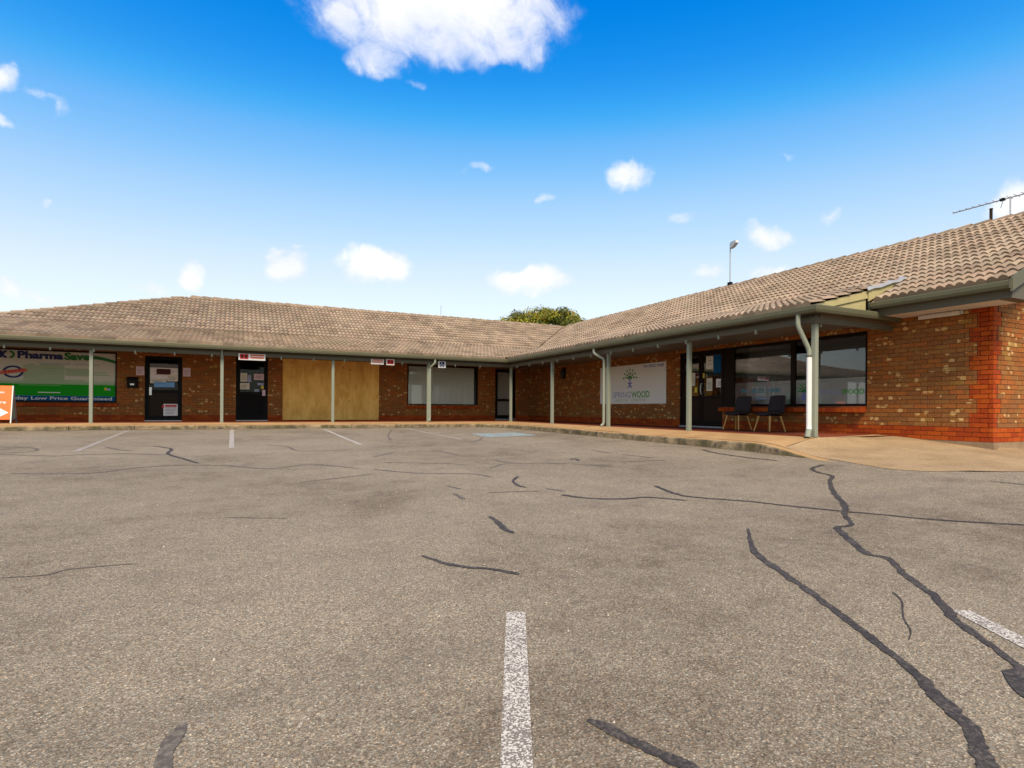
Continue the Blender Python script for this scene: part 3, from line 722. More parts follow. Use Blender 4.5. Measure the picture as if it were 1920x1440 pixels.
def bricks(wall, p, u, n, L, z0, ztop, opens, redfun, topfun=None, near=None, seed=1, cutfun=None):
    r = random.Random(seed); U = Vector(u); N = Vector(n); P = Vector(p); k = 0
    while z0 + k * COURSE + 0.03 < ztop:
        za = z0 + k * COURSE; zb = min(za + 0.0745, ztop); zc = (za + zb) / 2
        iv = [(0.0, L)]
        for o in opens:
            if o[2] - 0.02 < zc < o[3] + 0.02:
                nv = []
                for a, b in iv:
                    if o[0] > a: nv.append((a, min(b, o[0])))
                    if o[1] < b: nv.append((max(a, o[1]), b))
                iv = [q for q in nv if q[1] - q[0] > 0.02]
        if cutfun:
            cu = cutfun(k); nv = []
            for a, b in iv: nv += [(a, cu - .005), (cu + .005, b)] if a < cu < b else [(a, b)]
            iv = nv
        x = -(0.12 if k % 2 else 0.0)
        while x < L:
            for a, b in iv:
                c0 = max(a, x); c1 = min(b, x + 0.2305)
                if c1 - c0 < 0.025: continue
                cc = (c0 + c1) / 2
                if topfun:
                    zt = topfun(cc)
                    if za + 0.04 > zt: continue
                red = redfun(cc, k)
                q = r.random()
                if red: col = (*r.choice(REDS), 0.0)
                elif q < 0.03: col = (*r.choice(TANS), 1.0)
                else: col = (*r.choice(BROWNS), 1.0 if r.random() < 0.34 else 0.0)
                brick_list.append(((P + U * cc + Vector((0, 0, zc)) - CAMPOS).length if (near is None or near(cc)) else 1e9, wall, P + U * cc + Vector((0, 0, zc)), (c1 - c0, zb - za), U, N, col, r.uniform(-0.0025, 0.003)))
            x += 0.24
        k += 1
Z0 = -0.04
# left wing wall, faces -Y
pL = (-19.0, WY, 0); oL = [(o[0] + 19.0, o[1] + 19.0, o[2], o[3]) for o in OPEN_L]
wallL = backing('wall', pL, (1,0,0), (0,-1,0), 21.2, -0.3, H, oL)
bricks(wallL, pL, (1,0,0), (0,-1,0), 21.2, Z0, H, oL, lambda c, k: k < 3, None, None, 11)
# right wing wall, faces -X
pR = (WX, WY, 0); oR = [(o[0] + WY, o[1] + WY, o[2], o[3]) for o in OPEN_R]
LR = WY + 14.55
wallR = backing('wall', pR, (0,-1,0), (-1,0,0), LR - .03, -0.3, H, oR)
bricks(wallR, pR, (0,-1,0), (-1,0,0), LR, Z0, H, oR,
       lambda c, k: k < 3 or c > LR - (0.36 if ((k - 3) // 3) % 2 == 0 else 0.24), None, None, 12, lambda k: (LR - (0.36 if ((k - 3) // 3) % 2 == 0 else 0.24)) if k >= 3 else -1)
# gable end wall, faces -Y
ROOFZ = lambda x: 2.56 + (min(x, 12.0 - x) - 1.4) * 0.4826
pG = (WX, -14.55, 0)
wallG = MB(); wallG.prism([(WX + .009, -14.541, -.3), (9.8, -14.541, -.3), (9.8, -14.541, 2.8), (6, -14.541, ROOFZ(6) - .12), (WX + .009, -14.541, 2.8)], (0, .2, 0))
wallG = wallG.build('wall', M['mortar'], shop)
bricks(wallG, pG, (1,0,0), (0,-1,0), 7.6, Z0, 5.0, [], lambda c, k: k < 3 or c < (0.15 if ((k - 3) // 3) % 2 == 0 else 0.26),
       lambda c: ROOFZ(WX + c) - 0.12, lambda c: c < 0.75, 13, lambda k: (0.15 if ((k - 3) // 3) % 2 == 0 else 0.26) if k >= 3 else -1)
mb = MB(); mb.box((-19.0, WY + .2, -.3), (-18.8, 9.8, 2.6)); mb.box((-19, 9.6, -.3), (9.8, 9.8, 2.6)); mb.box((9.6, -14.35, -.3), (9.8, 9.6, 2.6)); mb.build('wall', M['mortar'], shop)
brick_list.sort(key=lambda b: b[0])
cache = {}
def brick_geo(mb, c, w, h, U, N, col, pr):
    f = N * pr; d = -N * 0.06; u = U * (w / 2); z = Vector((0, 0, h / 2))
    a = [c + f - u - z, c + f + u - z, c + f + u + z, c + f - u + z]; b = [p + d - f for p in a]
    mb.add(a + b, [(0,1,2,3), (7,6,5,4), (0,4,5,1), (1,5,6,2), (2,6,7,3), (3,7,4,0)], col)
rest = {}
for i, (dist, wall, c, sz, U, N, col, pr) in enumerate(brick_list):
    if i < 300:
        key = (round(sz[0], 3), round(sz[1], 3), wall.name, col)
        me = cache.get(key)
        if me is None:
            mb = MB(); brick_geo(mb, Vector((0,0,0)), sz[0], sz[1], U, N, col, 0.0); me = mb.mesh('brick', M['brick'])
            bm = bmesh.new(); bm.from_mesh(me); bmesh.ops.recalc_face_normals(bm, faces=bm.faces); bm.to_mesh(me); bm.free(); cache[key] = me
        o = link('brick', me, wall); o.location = c + N * pr
    else:
        brick_geo(rest.setdefault(wall.name, MB()), c, sz[0], sz[1], U, N, col, pr)
for w in (wallL, wallR, wallG):
    if w.name in rest: tag(rest[w.name].build('brick', M['brick'], w), kind='stuff')
ft = MB(); ft.box((2.185, -14.57, -.4), (9.8, -14.2, -.045)); ft.box((2.185, -14.2, -.4), (2.4, -12.9, -.045)); ft.build('footing', M['footing'], shop)

# ------------------------------------------------------------------ roof
TH = 0.4826; CO = 1 / sqrt(1 + TH * TH); SI = TH * CO
XK = 1.4 + 1.28 * CO; ZK = 2.56 + 1.28 * SI
ZR = 2.56 + (6 - 1.4) * TH
V0 = Vector((-.32, 0, 2.37)); V1 = Vector((XK, 0, ZK)); VS = (V1 - V0); VL = VS.length; VS = VS / VL
TILECOL = [(0.280,0.214,0.152),(0.250,0.191,0.137),(0.310,0.241,0.172),(0.238,0.187,0.137),(0.290,0.214,0.156),(0.264,0.209,0.152),(0.200,0.150,0.108)]
def tile_pts(expo):
    prof = []
    for q_ in (0, .07, .25, .5, .75, .93, 1.0, 1.07, 1.25, 1.5, 1.75, 1.93, 2.0):
        x = 0.15 * q_
        prof.append((x, 0.052 * abs(sin(pi * x / 0.15)) ** 1.05))
    return prof
def tile_geo(mb, mat4, expo, col, low=None):
    prof = tile_pts(expo); vs = []
    for (x, h) in prof:
        vs += [mat4 @ Vector((x, 0, (h + 0.002) if low is None else low)), mat4 @ Vector((x, 0, h + 0.045)), mat4 @ Vector((x, expo + 0.05, h + 0.004))]
    fs = []
    for i in range(12):
        a = i * 3; fs += [(a, a+3, a+4, a+1), (a+1, a+4, a+5, a+2)]
    mb.add(vs, fs, col)
roof = MB()
lo = -0.012
def rp(side, d, a, z): return (d, a, z) if side == 'R' else (a, d, z)
# decking below the tiles (front) and plain rear slopes
roof.poly([(1.4, -15.05, 2.56+lo), (6, -15.05, ZR+lo), (6, 6, ZR+lo), (1.4, 1.4, 2.56+lo)])
roof.poly([(-.3, -12.88, 2.36), (XK, -12.88, ZK+lo), (XK, XK, ZK+lo), (-.3, -.3, 2.36)])
HX = lambda y: -11.15 - (6 - y) / 0.65
roof.poly([(XK, XK, ZK+lo), (6, 6, ZR+lo), (-11.15, 6, ZR+lo), (HX(XK), XK, ZK+lo)])
roof.poly([(-.3, -.3, 2.36), (XK, XK, ZK+lo), (HX(XK), XK, ZK+lo), (HX(-.3), -.3, 2.36)])
roof.poly([(-11.15, 6, ZR), (HX(XK), XK, ZK), (HX(-.3), -.3, 2.36), (HX(-.3), 12.3, 2.36)])
roof.poly([(-11.15, 6, ZR+lo), (6, 6, ZR+lo), (12.3, 12.3, 2.36), (HX(-.3), 12.3, 2.36)])
roof.poly([(6, 6, ZR+lo), (6, -15.05, ZR+lo), (12.3, -15.05, 1.9), (12.3, 12.3, 1.9)])
roofo = roof.build('roof', M['tile'], shop, fix=False)
at = roofo.data.color_attributes.new('Col', 'FLOAT_COLOR', 'POINT')
for d_ in at.data: d_.color = (0.30, 0.215, 0.15, 1)
tiles = []
EAVE = set()
def plane_tiles(side, o, e, s, n, count, rows, expo, keep, pid):
    for j in range(rows):
        for i in range(count):
            p = o + e * (0.3 * i) + s * (expo * j)
            c = p + e * 0.15 + s * (expo / 2)
            k = keep(c, j)
            if not k: continue
            m = Matrix((( e.x, s.x, n.x, p.x), (e.y, s.y, n.y, p.y), (e.z, s.z, n.z, p.z), (0,0,0,1)))
            tiles.append(((c - CAMPOS).length, m, expo, pid, k, j == 0))
r = random.Random(21)
EY = Vector((0,-1,0)); SXv = Vector((CO, 0, SI)); NX = EY.cross(SXv)
n_r = int((15.1 + 6.3) / 0.3); oy = -15.12 + n_r * 0.3
plane_tiles('R', Vector((1.37, oy, 2.56 - .0)), EY, SXv, NX, n_r, 16, 0.32,
            lambda c, j: (2 if abs(c.y - c.x) < 0.5 else 1) if (c.y < c.x + 0.35 and (j >= 4 or c.y < -12.92)) else 0, 'RM')
SV = Vector((VS.x, 0, VS.z)); NV = EY.cross(SV); n_v = int((12.95 + 2.7) / 0.3); oyv = -12.96 + n_v * 0.3
plane_tiles('R', Vector((-.34, oyv, 2.365)), EY, SV, NV, n_v, 8, VL / 8, lambda c, j: (2 if abs(c.y - c.x) < 0.5 else 1) if c.y < c.x + 0.35 else 0, 'RV')
EX = Vector((1,0,0)); SYv = Vector((0, CO, SI)); NY = EX.cross(SYv)
hipx = lambda y: HX(y)
plane_tiles('L', Vector((-18.0, 1.37, 2.56)), EX, SYv, NY, 81, 16, 0.32,
            lambda c, j: ((2 if (abs(c.x - c.y) < 0.5 or c.x < hipx(c.y) + 0.4) else 1) if (c.x < c.y + 0.35 and c.x > hipx(c.y) - 0.35 and j >= 4) else 0), 'LM')
SV2 = Vector((0, VS.x, VS.z)); NV2 = EX.cross(SV2)
plane_tiles('L', Vector((-21.3, -.34, 2.365)), EX, SV2, NV2, 81, 8, VL / 8,
            lambda c, j: ((2 if (abs(c.x - c.y) < 0.5 or c.x < hipx(c.y) + 0.4) else 1) if (c.x < c.y + 0.35 and c.x > hipx(c.y) - 0.35) else 0), 'LV')
tiles.sort(key=lambda t: t[0])
tm = {}; bulk = {'R': MB(), 'L': MB()}; cnt = 0
for dist, m, expo, pid, k, eave in tiles:
    ci = r.randrange(len(TILECOL)); jit = Matrix.Translation(Vector((r.uniform(-.002,.002), r.uniform(-.003,.003), 0))) @ m @ Matrix.Rotation(r.uniform(-.006,.006), 4, 'X')
    if cnt < 300 and k == 1:
        key = (ci, round(expo, 3), eave)
        if key not in tm:
            mb = MB(); tile_geo(mb, Matrix.Identity(4), expo, (*TILECOL[ci], 1), -.02 if eave else None); tm[key] = mb.mesh('tile', M['tile'])
        o = link('tile', tm[key], roofo); o.matrix_local = jit; cnt += 1
    else:
        mb = bulk[pid[0]] if k == 1 else bulk.setdefault(pid + '_cut', MB())
        tile_geo(mb, jit, expo, (*TILECOL[ci], 1), -.02 if eave else None)
joined = MB()
for key, mb in bulk.items():
    if key in ('R', 'L'): joined.add(mb.v, mb.f); joined.c[-len(mb.v):] = mb.c; joined.hascol = True; continue
    me = mb.mesh('tile_cut'); bm = bmesh.new(); bm.from_mesh(me)
    vn = Vector((1, -1, 0)).normalized() * (1 if key[0] == 'R' else -1)
    g = list(bm.verts) + list(bm.edges) + list(bm.faces)
    bmesh.ops.bisect_plane(bm, geom=g, plane_co=vn * 0.035, plane_no=-vn, clear_outer=True)
    if key[0] == 'L':
        hn = Vector((0.65, -1, 0)).normalized()     # right of the hip line stays
        g = list(bm.verts) + list(bm.edges) + list(bm.faces)
        bmesh.ops.bisect_plane(bm, geom=g, plane_co=Vector((-11.15, 6, 0)), plane_no=-hn, clear_outer=True)
    bm.to_mesh(me); bm.free()
    ca = me.color_attributes.get('Col'); cols = [tuple(d_.color) for d_ in ca.data] if ca else None
    joined.add([tuple(v.co) for v in me.vertices], [tuple(p.vertices) for p in me.polygons])
    if cols: joined.c[-len(cols):] = cols
    bpy.data.meshes.remove(me)
tag(joined.build('tile', M['tile'], roofo, fix=False), kind='stuff')
# valley flashing
mb = MB(); d_ = Vector((1, -1, 0)).normalized() * .07
a, b, c = Vector((-.32, -.32, 2.362)), Vector((XK, XK, ZK)), Vector((6, 6, ZR))
mb.add([a - d_, a + d_, b - d_, b + d_, c - d_, c + d_], [(0,1,3,2), (2,3,5,4)]); mb.build('valley_flashing', M['lead'], roofo, fix=False)
# ridge and hip tiles
def ridge_mesh(ci):
    mb = MB(); vs = []; L = 0.43
    for y, rr, dz in ((0, .112, .024), (0.10, .111, .020), (L, .100, .0)):
        for k in range(8):
            t = pi * k / 7; vs.append((rr * cos(t) * (1.08 if k in (0, 7) else 1), y, rr * 0.72 * sin(t) + dz - 0.02 - (.085 if k in (0, 7) else 0)))
    for k in range(8):
        t = pi * k / 7; vs.append((.095 * cos(t), 0, .095 * .72 * sin(t) + .035 - 0.035))
    fs = [(j*8+k, j*8+k+1, (j+1)*8+k+1, (j+1)*8+k) for j in range(2) for k in range(7)] + [(24+k, 25+k, k+1, k) for k in range(7)]
    mb.add(vs, fs, (*TILECOL[ci], 1)); return mb.mesh('ridge_tile', M['tile'])
rms = [ridge_mesh(i) for i in range(len(TILECOL))]
def ridge_run(a, b, lift):
    a = Vector(a); b = Vector(b); d = (b - a); n = int(d.length / 0.385); d.normalize()
    sd = d.cross(Vector((0,0,1))).normalized(); up = sd.cross(d)
    for i in range(n):
        p = a + d * (0.385 * i) + Vector((0, 0, lift + r.uniform(-.006, .008)))
        o = link('ridge_tile', rms[r.randrange(len(rms))], roofo)
        o.matrix_local = Matrix(((sd.x, d.x, up.x, p.x), (sd.y, d.y, up.y, p.y), (sd.z, d.z, up.z, p.z), (0,0,0,1)))
ridge_run((6, -15.12, ZR), (6, 6, ZR), 0.035)
ridge_run((-11.15, 6, ZR), (6, 6, ZR), 0.035)
ridge_run((HX(XK), XK, ZK), (-11.15, 6, ZR), 0.045)
ridge_run((HX(-.3), -.3, 2.37), (HX(XK), XK, ZK), 0.045)
# ------------------------------------------------------------------ gutters, fascias, ceilings
GPROF = [(0.0, .012), (0.0, .125), (.012, .125), (.012, .02), (.085, .02), (.10, .055), (.105, .105), (.097, .122), (.103, .132), (.118, .130), (.123, .112), (.118, .05), (.10, .005), (.0, 0.0)]
mb = MB(); mb.sweep([(-21.3, -.22, 2.235), (-.22, -.22, 2.235), (-.22, -12.95, 2.235), (2.16, -12.95, 2.235)], GPROF); mb.build('gutter', M['gutter'], shop)
mb = MB(); mb.sweep([(1.47, -12.9, 2.425), (1.47, -15.12, 2.425)], GPROF); mb.box((1.345, -15.15, 2.42), (1.47, -15.12, 2.56)); mb.build('gutter', M['gutter'], shop)
mb = MB(); mb.sweep([(-21.3, -.075, 0), (-.075, -.075, 0), (-.075, -12.855, 0), (2.18, -12.855, 0)], [(0, 2.075), (.03, 2.075), (.03, 2.185), (0, 2.185)]); mb.build('fascia', M['fascia'], shop)
mb = MB(); mb.sweep([(-21.3, 0.05, 0), (.05, .05, 0), (.05, -12.84, 0)], [(0, 2.105), (.10, 2.105), (.10, 2.243), (0, 2.243)]); mb.build('veranda_beam', M['fascia'], shop)
mb = MB(); mb.box((1.50, -15.06, 2.29), (1.53, -12.92, 2.43)); mb.build('fascia', M['fascia'], shop)
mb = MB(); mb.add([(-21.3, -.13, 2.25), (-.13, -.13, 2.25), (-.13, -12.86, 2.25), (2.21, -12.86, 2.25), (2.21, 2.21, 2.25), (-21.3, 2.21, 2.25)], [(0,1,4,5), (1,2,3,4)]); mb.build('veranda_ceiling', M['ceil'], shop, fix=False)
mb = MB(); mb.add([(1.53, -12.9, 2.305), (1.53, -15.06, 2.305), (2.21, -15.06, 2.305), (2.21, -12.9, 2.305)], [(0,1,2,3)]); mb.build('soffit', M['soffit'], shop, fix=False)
mb = MB(); mb.box((1.50, -15.10, 2.29), (2.195, -15.062, 2.56)); mb.box((1.56, -15.07, 2.295), (2.19, -14.9, 2.303)); mb.build('eave_end_board', M['fascia'], shop)
def slope_board(name, y0, y1, xa, xb, drop0, drop1, mat, lift=0.0):
    mb = MB(); za, zb = ROOFZ(xa) + lift, ROOFZ(xb) + lift
    mb.prism([(xa, y0, za - drop0), (xb, y0, zb - drop0), (xb, y0, zb - drop1), (xa, y0, za - drop1)], (0, y1 - y0, 0)); return mb.build(name, M[mat], shop)
slope_board('barge_board', -15.165, -15.13, 1.36, 6.0, -.045, .17, 'gutter')
slope_board('barge_board', -15.163, -15.132, 6.002, 10.6, -.045, .17, 'gutter')
slope_board('verge_soffit', -15.128, -14.56, 1.56, 6.0, .14, .155, 'soffit')
# cream end of the veranda roof where it meets the main eave
vz = lambda x: 2.37 + (x + .32) * (VS.z / VS.x)
mb = MB(); mb.prism([(-.12, -12.905, 2.36), (1.30, -12.905, 2.36), (1.30, -12.905, vz(1.30) - .012), (-.12, -12.905, vz(-.12) - .012)], (0, .02, 0)); mb.build('end_panel', M['cream'], shop)
mb = MB(); mb.prism([(.02, -12.93, vz(.02) - .125), (1.32, -12.93, vz(1.32) - .16), (1.32, -12.93, vz(1.32) - .014), (-.25, -12.93, vz(-.25) - .014), (-.2, -12.93, vz(-.25)-.05)], (0, .022, 0)); mb.build('barge_board', M['cream'], shop)
mb = MB(); mb.prism([(1.325, -12.95, 2.575), (XK, -12.95, ZK + .03), (XK, -12.95, ZK + .055), (1.325, -12.95, vz(1.325) + .01)], (0, .02, 0)); mb.build('end_panel', M['cream'], shop)
mb = MB(); fl = [(1.25, vz(1.25) + .045), (XK + .25, ZK + .14)]
vs = []; 
for i in range(9):
    t = i / 8; x = fl[0][0] + (fl[1][0] - fl[0][0]) * t; z = fl[0][1] + (fl[1][1] - fl[0][1]) * t + .012 * sin(i * 2.1)
    vs += [(x, -12.985, z - .055), (x, -12.965, z - .004), (x, -12.86, z + .012), (x + .02, -12.70, z + .004)]
mb.add(vs, [(i*4+k, i*4+k+1, i*4+k+5, i*4+k+4) for i in range(8) for k in range(3)]); mb.build('flashing', M['lead'], shop, fix=False)
mb = MB(); mb.box((1.36, -12.93, 2.375), (1.48, -12.90, 2.56)); mb.build('trim_and_dark_gap', M['fascia'], shop)
mb = MB(); mb.box((1.305, -12.925, 2.37), (1.36, -12.915, 2.57)); mb.build('trim_and_dark_gap', M['black'], shop)  # black strip painted in for the shaded gap beside the olive trim

# ------------------------------------------------------------------ posts and brackets
def post(x, y):
    mb = MB(); mb.box((x-.044, y-.044, .012), (x+.044, y+.044, 2.104)); o = mb.build('veranda_post', M['post'], shop, bevel=.006)
    b = MB(); b.box((x-.062, y-.062, .0), (x+.062, y+.062, .012)); b.build('base_plate', M['post'], o); return o
for k in range(5): post(-3.308 * k, 0)
post(-3.308 * 5, 0)
for k in range(1, 5): post(0, -3.2 * k)
for x in [-20.05 + i * 0.985 for i in range(20)]:
    mb = MB(); mb.box((x-.022, -.125, 2.02), (x+.022, -.085, 2.11)); mb.build('rafter_bracket', M['post'], shop)
for y in [-.75 - i * 0.985 for i in range(13)]:
    mb = MB(); mb.box((-.125, y-.022, 2.02), (-.085, y+.022, 2.11)); mb.build('rafter_bracket', M['post'], shop)
mb = MB(); mb.box((.11, -12.83, 2.02), (.15, -12.80, 2.24)); mb.build('rafter_bracket', M['post'], shop)

# ------------------------------------------------------------------ downpipes
mb = MB(); mb.tube([(-3.14, -.27, 2.24), (-3.14, -.27, 2.12), (-3.17, -.24, 2.07), (-3.25, -.12, 1.97), (-3.262, -.09, 1.92), (-3.262, -.085, .14), (-3.28, -.10, .08), (-3.30, -.18, .015)], .04, 10)
mb.build('downpipe', M['post'], shop)
mb = MB(); mb.tube([(-.27, -6.06, 2.24), (-.27, -6.06, 2.13), (-.25, -6.09, 2.08), (-.10, -6.29, 1.93), (-.085, -6.30, 1.88), (-.085, -6.30, .13), (-.10, -6.30, .07), (-.17, -6.29, .012)], .04, 10)
mb.build('downpipe', M['post'], shop)
mb = MB(); mb.tube([(-3.0 * 3.308, -.10, 2.24), (-3.0 * 3.308, -.10, 2.02)], .037, 8); mb.build('pipe_stub', M['post'], shop)
mb = MB(); mb.tube([(-.27, -12.66, 2.24), (-.27, -12.66, 2.06), (-.255, -12.665, 2.0), (-.085, -12.735, 1.62), (-.075, -12.745, 1.56), (-.075, -12.745, 1.46)], .042, 12)
pipe = mb.build('downpipe', M['post'], shop, smooth=False)
mb = MB(); mb.tube([(-.075, -12.745, 1.50), (-.075, -12.745, 1.465)], .05, 12); mb.build('collar', M['fascia'], pipe)
mb = MB(); mb.tube([(-.075, -12.745, 1.464), (-.075, -12.745, .22), (-.078, -12.75, .17), (-.095, -12.76, .125)], .046, 14); mb.build('white_pipe_length', M['white'], pipe)
mb = MB(); mb.tube([(-.093, -12.759, .135), (-.135, -12.775, .06), (-.17, -12.79, -.005)], [.05, .052, .05], 12); mb.build('outlet_shoe', M['post'], pipe)

# ------------------------------------------------------------------ windows
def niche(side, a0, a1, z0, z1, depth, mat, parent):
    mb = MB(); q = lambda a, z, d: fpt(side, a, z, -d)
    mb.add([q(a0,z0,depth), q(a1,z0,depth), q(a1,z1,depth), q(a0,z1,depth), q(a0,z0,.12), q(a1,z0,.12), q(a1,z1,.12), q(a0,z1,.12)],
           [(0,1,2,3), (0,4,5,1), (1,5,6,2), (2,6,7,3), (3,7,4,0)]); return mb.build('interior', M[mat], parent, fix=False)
def frame(name, side, a0, a1, z0, z1, t, mat, mull=(), rails=(), d0=-.10, d1=-.03):
    mb = MB()
    fbox(mb, side, a0, a0 + t, z0, z1, d0, d1); fbox(mb, side, a1 - t, a1, z0, z1, d0, d1)
    fbox(mb, side, a0 + t, a1 - t, z0, z0 + t, d0, d1); fbox(mb, side, a0 + t, a1 - t, z1 - t, z1, d0, d1)
    for m0, m1 in mull: fbox(mb, side, m0, m1, z0 + t, z1 - t, d0, d1)
    for r0, r1 in rails: fbox(mb, side, a0 + t, a1 - t, r0, r1, d0 + .002, d1 - .002)
    return mb.build(name, M[mat], shop)
def blinds(side, a0, a1, z0, z1, d, pitch, mat, parent, stagger=0.0, seed=5):
    r = random.Random(seed); n = int((a1 - a0) / pitch)
    for i in range(n):
        c = a0 + (i + .5) * pitch; w = pitch * .56; t = r.uniform(.010, .022) if not stagger else stagger
        mb = MB(); mb.add([fpt(side, c - w, z0, -d - t), fpt(side, c + w, z0, -d + t), fpt(side, c + w, z1, -d + t), fpt(side, c - w, z1, -d - t)], [(0,1,2,3)])
        mb.build('blind_slat', M[mat], parent, fix=False)
# left wing: blind window
w = frame('window', 'L', -3.47, -.46, .61, 2.23, .055, 'black')
panel('glass_pane', 'L', -3.415, -.515, .665, 2.175, -.075, -.069, 'glass', w)
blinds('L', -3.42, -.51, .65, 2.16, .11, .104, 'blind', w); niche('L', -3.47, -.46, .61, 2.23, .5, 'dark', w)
# left wing: pharmacy window with printed film
w = frame('window', 'L', -17.6, -12.98, .60, 2.21, .045, 'black')
panel('glass_pane', 'L', -17.555, -13.025, .645, 2.165, -.095, -.09, 'poster', w)
W2 = w
def film(name, a0, a1, z0, z1, mat, d=-.088): return panel(name, 'L', a0, a1, z0, z1, d - .002, d, mat, W2)
film('green_band', -17.555, -13.025, .80, 1.155, 'bandgreen'); film('blue_band', -17.555, -13.025, .645, .798, 'bandblue')
film('pale_panel', -15.36, -14.35, 1.18, 1.74, 'palegrey', -.0885); film('pale_panel', -14.32, -13.70, 1.42, 1.66, 'palegrey', -.0882)
for i in range(5): film('green_fade', -17.555, -13.025, 1.157 + i * .03, 1.185 + i * .03, 'fade%d' % i, -.0887)
for z, a0, a1 in ((1.745, -15.25, -15.08), (1.735, -14.95, -14.75), (1.735, -14.72, -14.40), (1.62, -14.9, -14.2), (1.535, -15.0, -13.25), (1.46, -15.0, -13.2), (1.26, -15.0, -13.85), (1.20, -15.3, -13.75)):
    film('small_print', a0, a1, z, z + .032, 'sagebar', -.0845)
film('small_print', -15.0, -14.2, 1.775, 1.80, 'slate', -.084); film('small_print', -14.1, -13.45, 1.77, 1.795, 'slate', -.084)
film('small_print', -15.45, -14.45, 1.115, 1.125, 'palegrey', -.084); film('small_print', -15.0, -14.45, .885, .91, 'paper', -.084)
film('small_print', -13.32, -13.26, .99, 1.08, 'yellow', -.084); film('small_print', -13.25, -13.16, .98, 1.06, 'slate', -.084)
mb = MB()   # swoosh behind the end of the name
n = 12; vs = []
for i in range(n + 1):
    t = i / n; x = -13.68 + .65 * t; zc = 2.03 - .10 * t * t; h = .05 + .03 * t; vs += [fpt('L', x, zc - h, -.0842), fpt('L', x, zc + h * (1 - t * .9), -.0842)]
mb.add(vs, [(2*i, 2*i+2, 2*i+3, 2*i+1) for i in range(n)]); mb.build('swoosh', M['dgreen'], W2, fix=False)
text_obj('lettering', 'Pharma', mL(-15.50, 1.935, -.083), .205, M['navy'], W2, 1.12, .05)
text_obj('lettering', 'Save', mL(-14.36, 1.935, -.083), .205, M['dgreen'], W2, .66, .05)
text_obj('lettering', 'Everyday Low Price Guaranteed', mL(-16.05, .675, -.083), .095, M['white'], W2, 2.93, .018)
def arc_band(name, cx, cz, r0, r1, a0, a1, sx, mat, d):
    mb = MB(); n = 16; vs = []
    for i in range(n + 1):
        t = radians(a0 + (a1 - a0) * i / n)
        vs += [fpt('L', cx + sx * r0 * cos(t), cz + r0 * sin(t), d), fpt('L', cx + sx * r1 * cos(t), cz + r1 * sin(t), d)]
    mb.add(vs, [(2*i, 2*i+1, 2*i+3, 2*i+2) for i in range(n)]); return mb.build(name, M[mat], W2, fix=False)
arc_band('crescent_mark', -15.665, 2.03, .055, .115, -105, 105, .9, 'dgreen', -.083)
arc_band('crescent_mark', -15.77, 2.03, .05, .115, 75, 285, .9, 'navy', -.0832)
mb = MB(); mb.poly([fpt('L', *p, -.083) for p in ((-15.93, 1.925), (-15.86, 1.925), (-15.86, 2.14), (-15.93, 2.14))]); mb.build('crescent_mark', M['navy'], W2, fix=False)
arc_band('oval_emblem', -15.60, 1.51, .135, .19, 0, 360, 1.35, 'navy', -.0835)
mb = MB(); mb.poly([fpt('L', *p, -.0828) for p in ((-15.94, 1.44), (-15.9, 1.42), (-15.28, 1.52), (-15.27, 1.60), (-15.32, 1.62), (-15.92, 1.52))]); e = mb.build('emblem_ribbon', M['orangered'], W2, fix=False)
for i in range(6): panel('ribbon_print', 'L', -15.80 + i * .08, -15.755 + i * .08, 1.475 + i * .013, 1.545 + i * .013, -.0826, -.0822, 'red', e)
niche('L', -17.6, -12.98, .60, 2.21, .4, 'dark', w)
# right wing: shopfront windows
wr = frame('window', 'R', -12.38, -8.80, .58, 2.14, .06, 'brownframe', mull=((-10.67, -10.55),))
for a0, a1 in ((-12.32, -10.67), (-10.55, -8.86)):
    panel('glass_pane', 'R', a0, a1, .64, 2.08, -.062, -.056, 'glass', wr)
    panel('frosted_film', 'R', a0, a1, .64, 1.20, -.070, -.066, 'film', wr)
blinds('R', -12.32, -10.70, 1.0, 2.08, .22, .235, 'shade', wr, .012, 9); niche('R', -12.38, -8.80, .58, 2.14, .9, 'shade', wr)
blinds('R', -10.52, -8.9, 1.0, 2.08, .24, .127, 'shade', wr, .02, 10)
for w_, y_, l_ in (('PH:', -9.08, .22), ('8522', -9.40, .40), ('1000', -9.89, .37)): text_obj('lettering', w_, mR(y_, .93, -.0545), .105, M['teal'], wr, l_, .015)
for a0, a1 in ((-9.45, -8.98), (-9.86, -9.52), (-10.30, -9.95)): panel('small_print', 'R', a0, a1, .76, .80, -.0555, -.0545, 'slate', wr)
text_obj('lettering', 'SPRING', mR(-11.24, .85, -.0545), .105, M['slate'], wr, .52, .006)
text_obj('lettering', 'WOOD', mR(-11.78, .85, -.0545), .105, M['green'], wr, .50, .014)
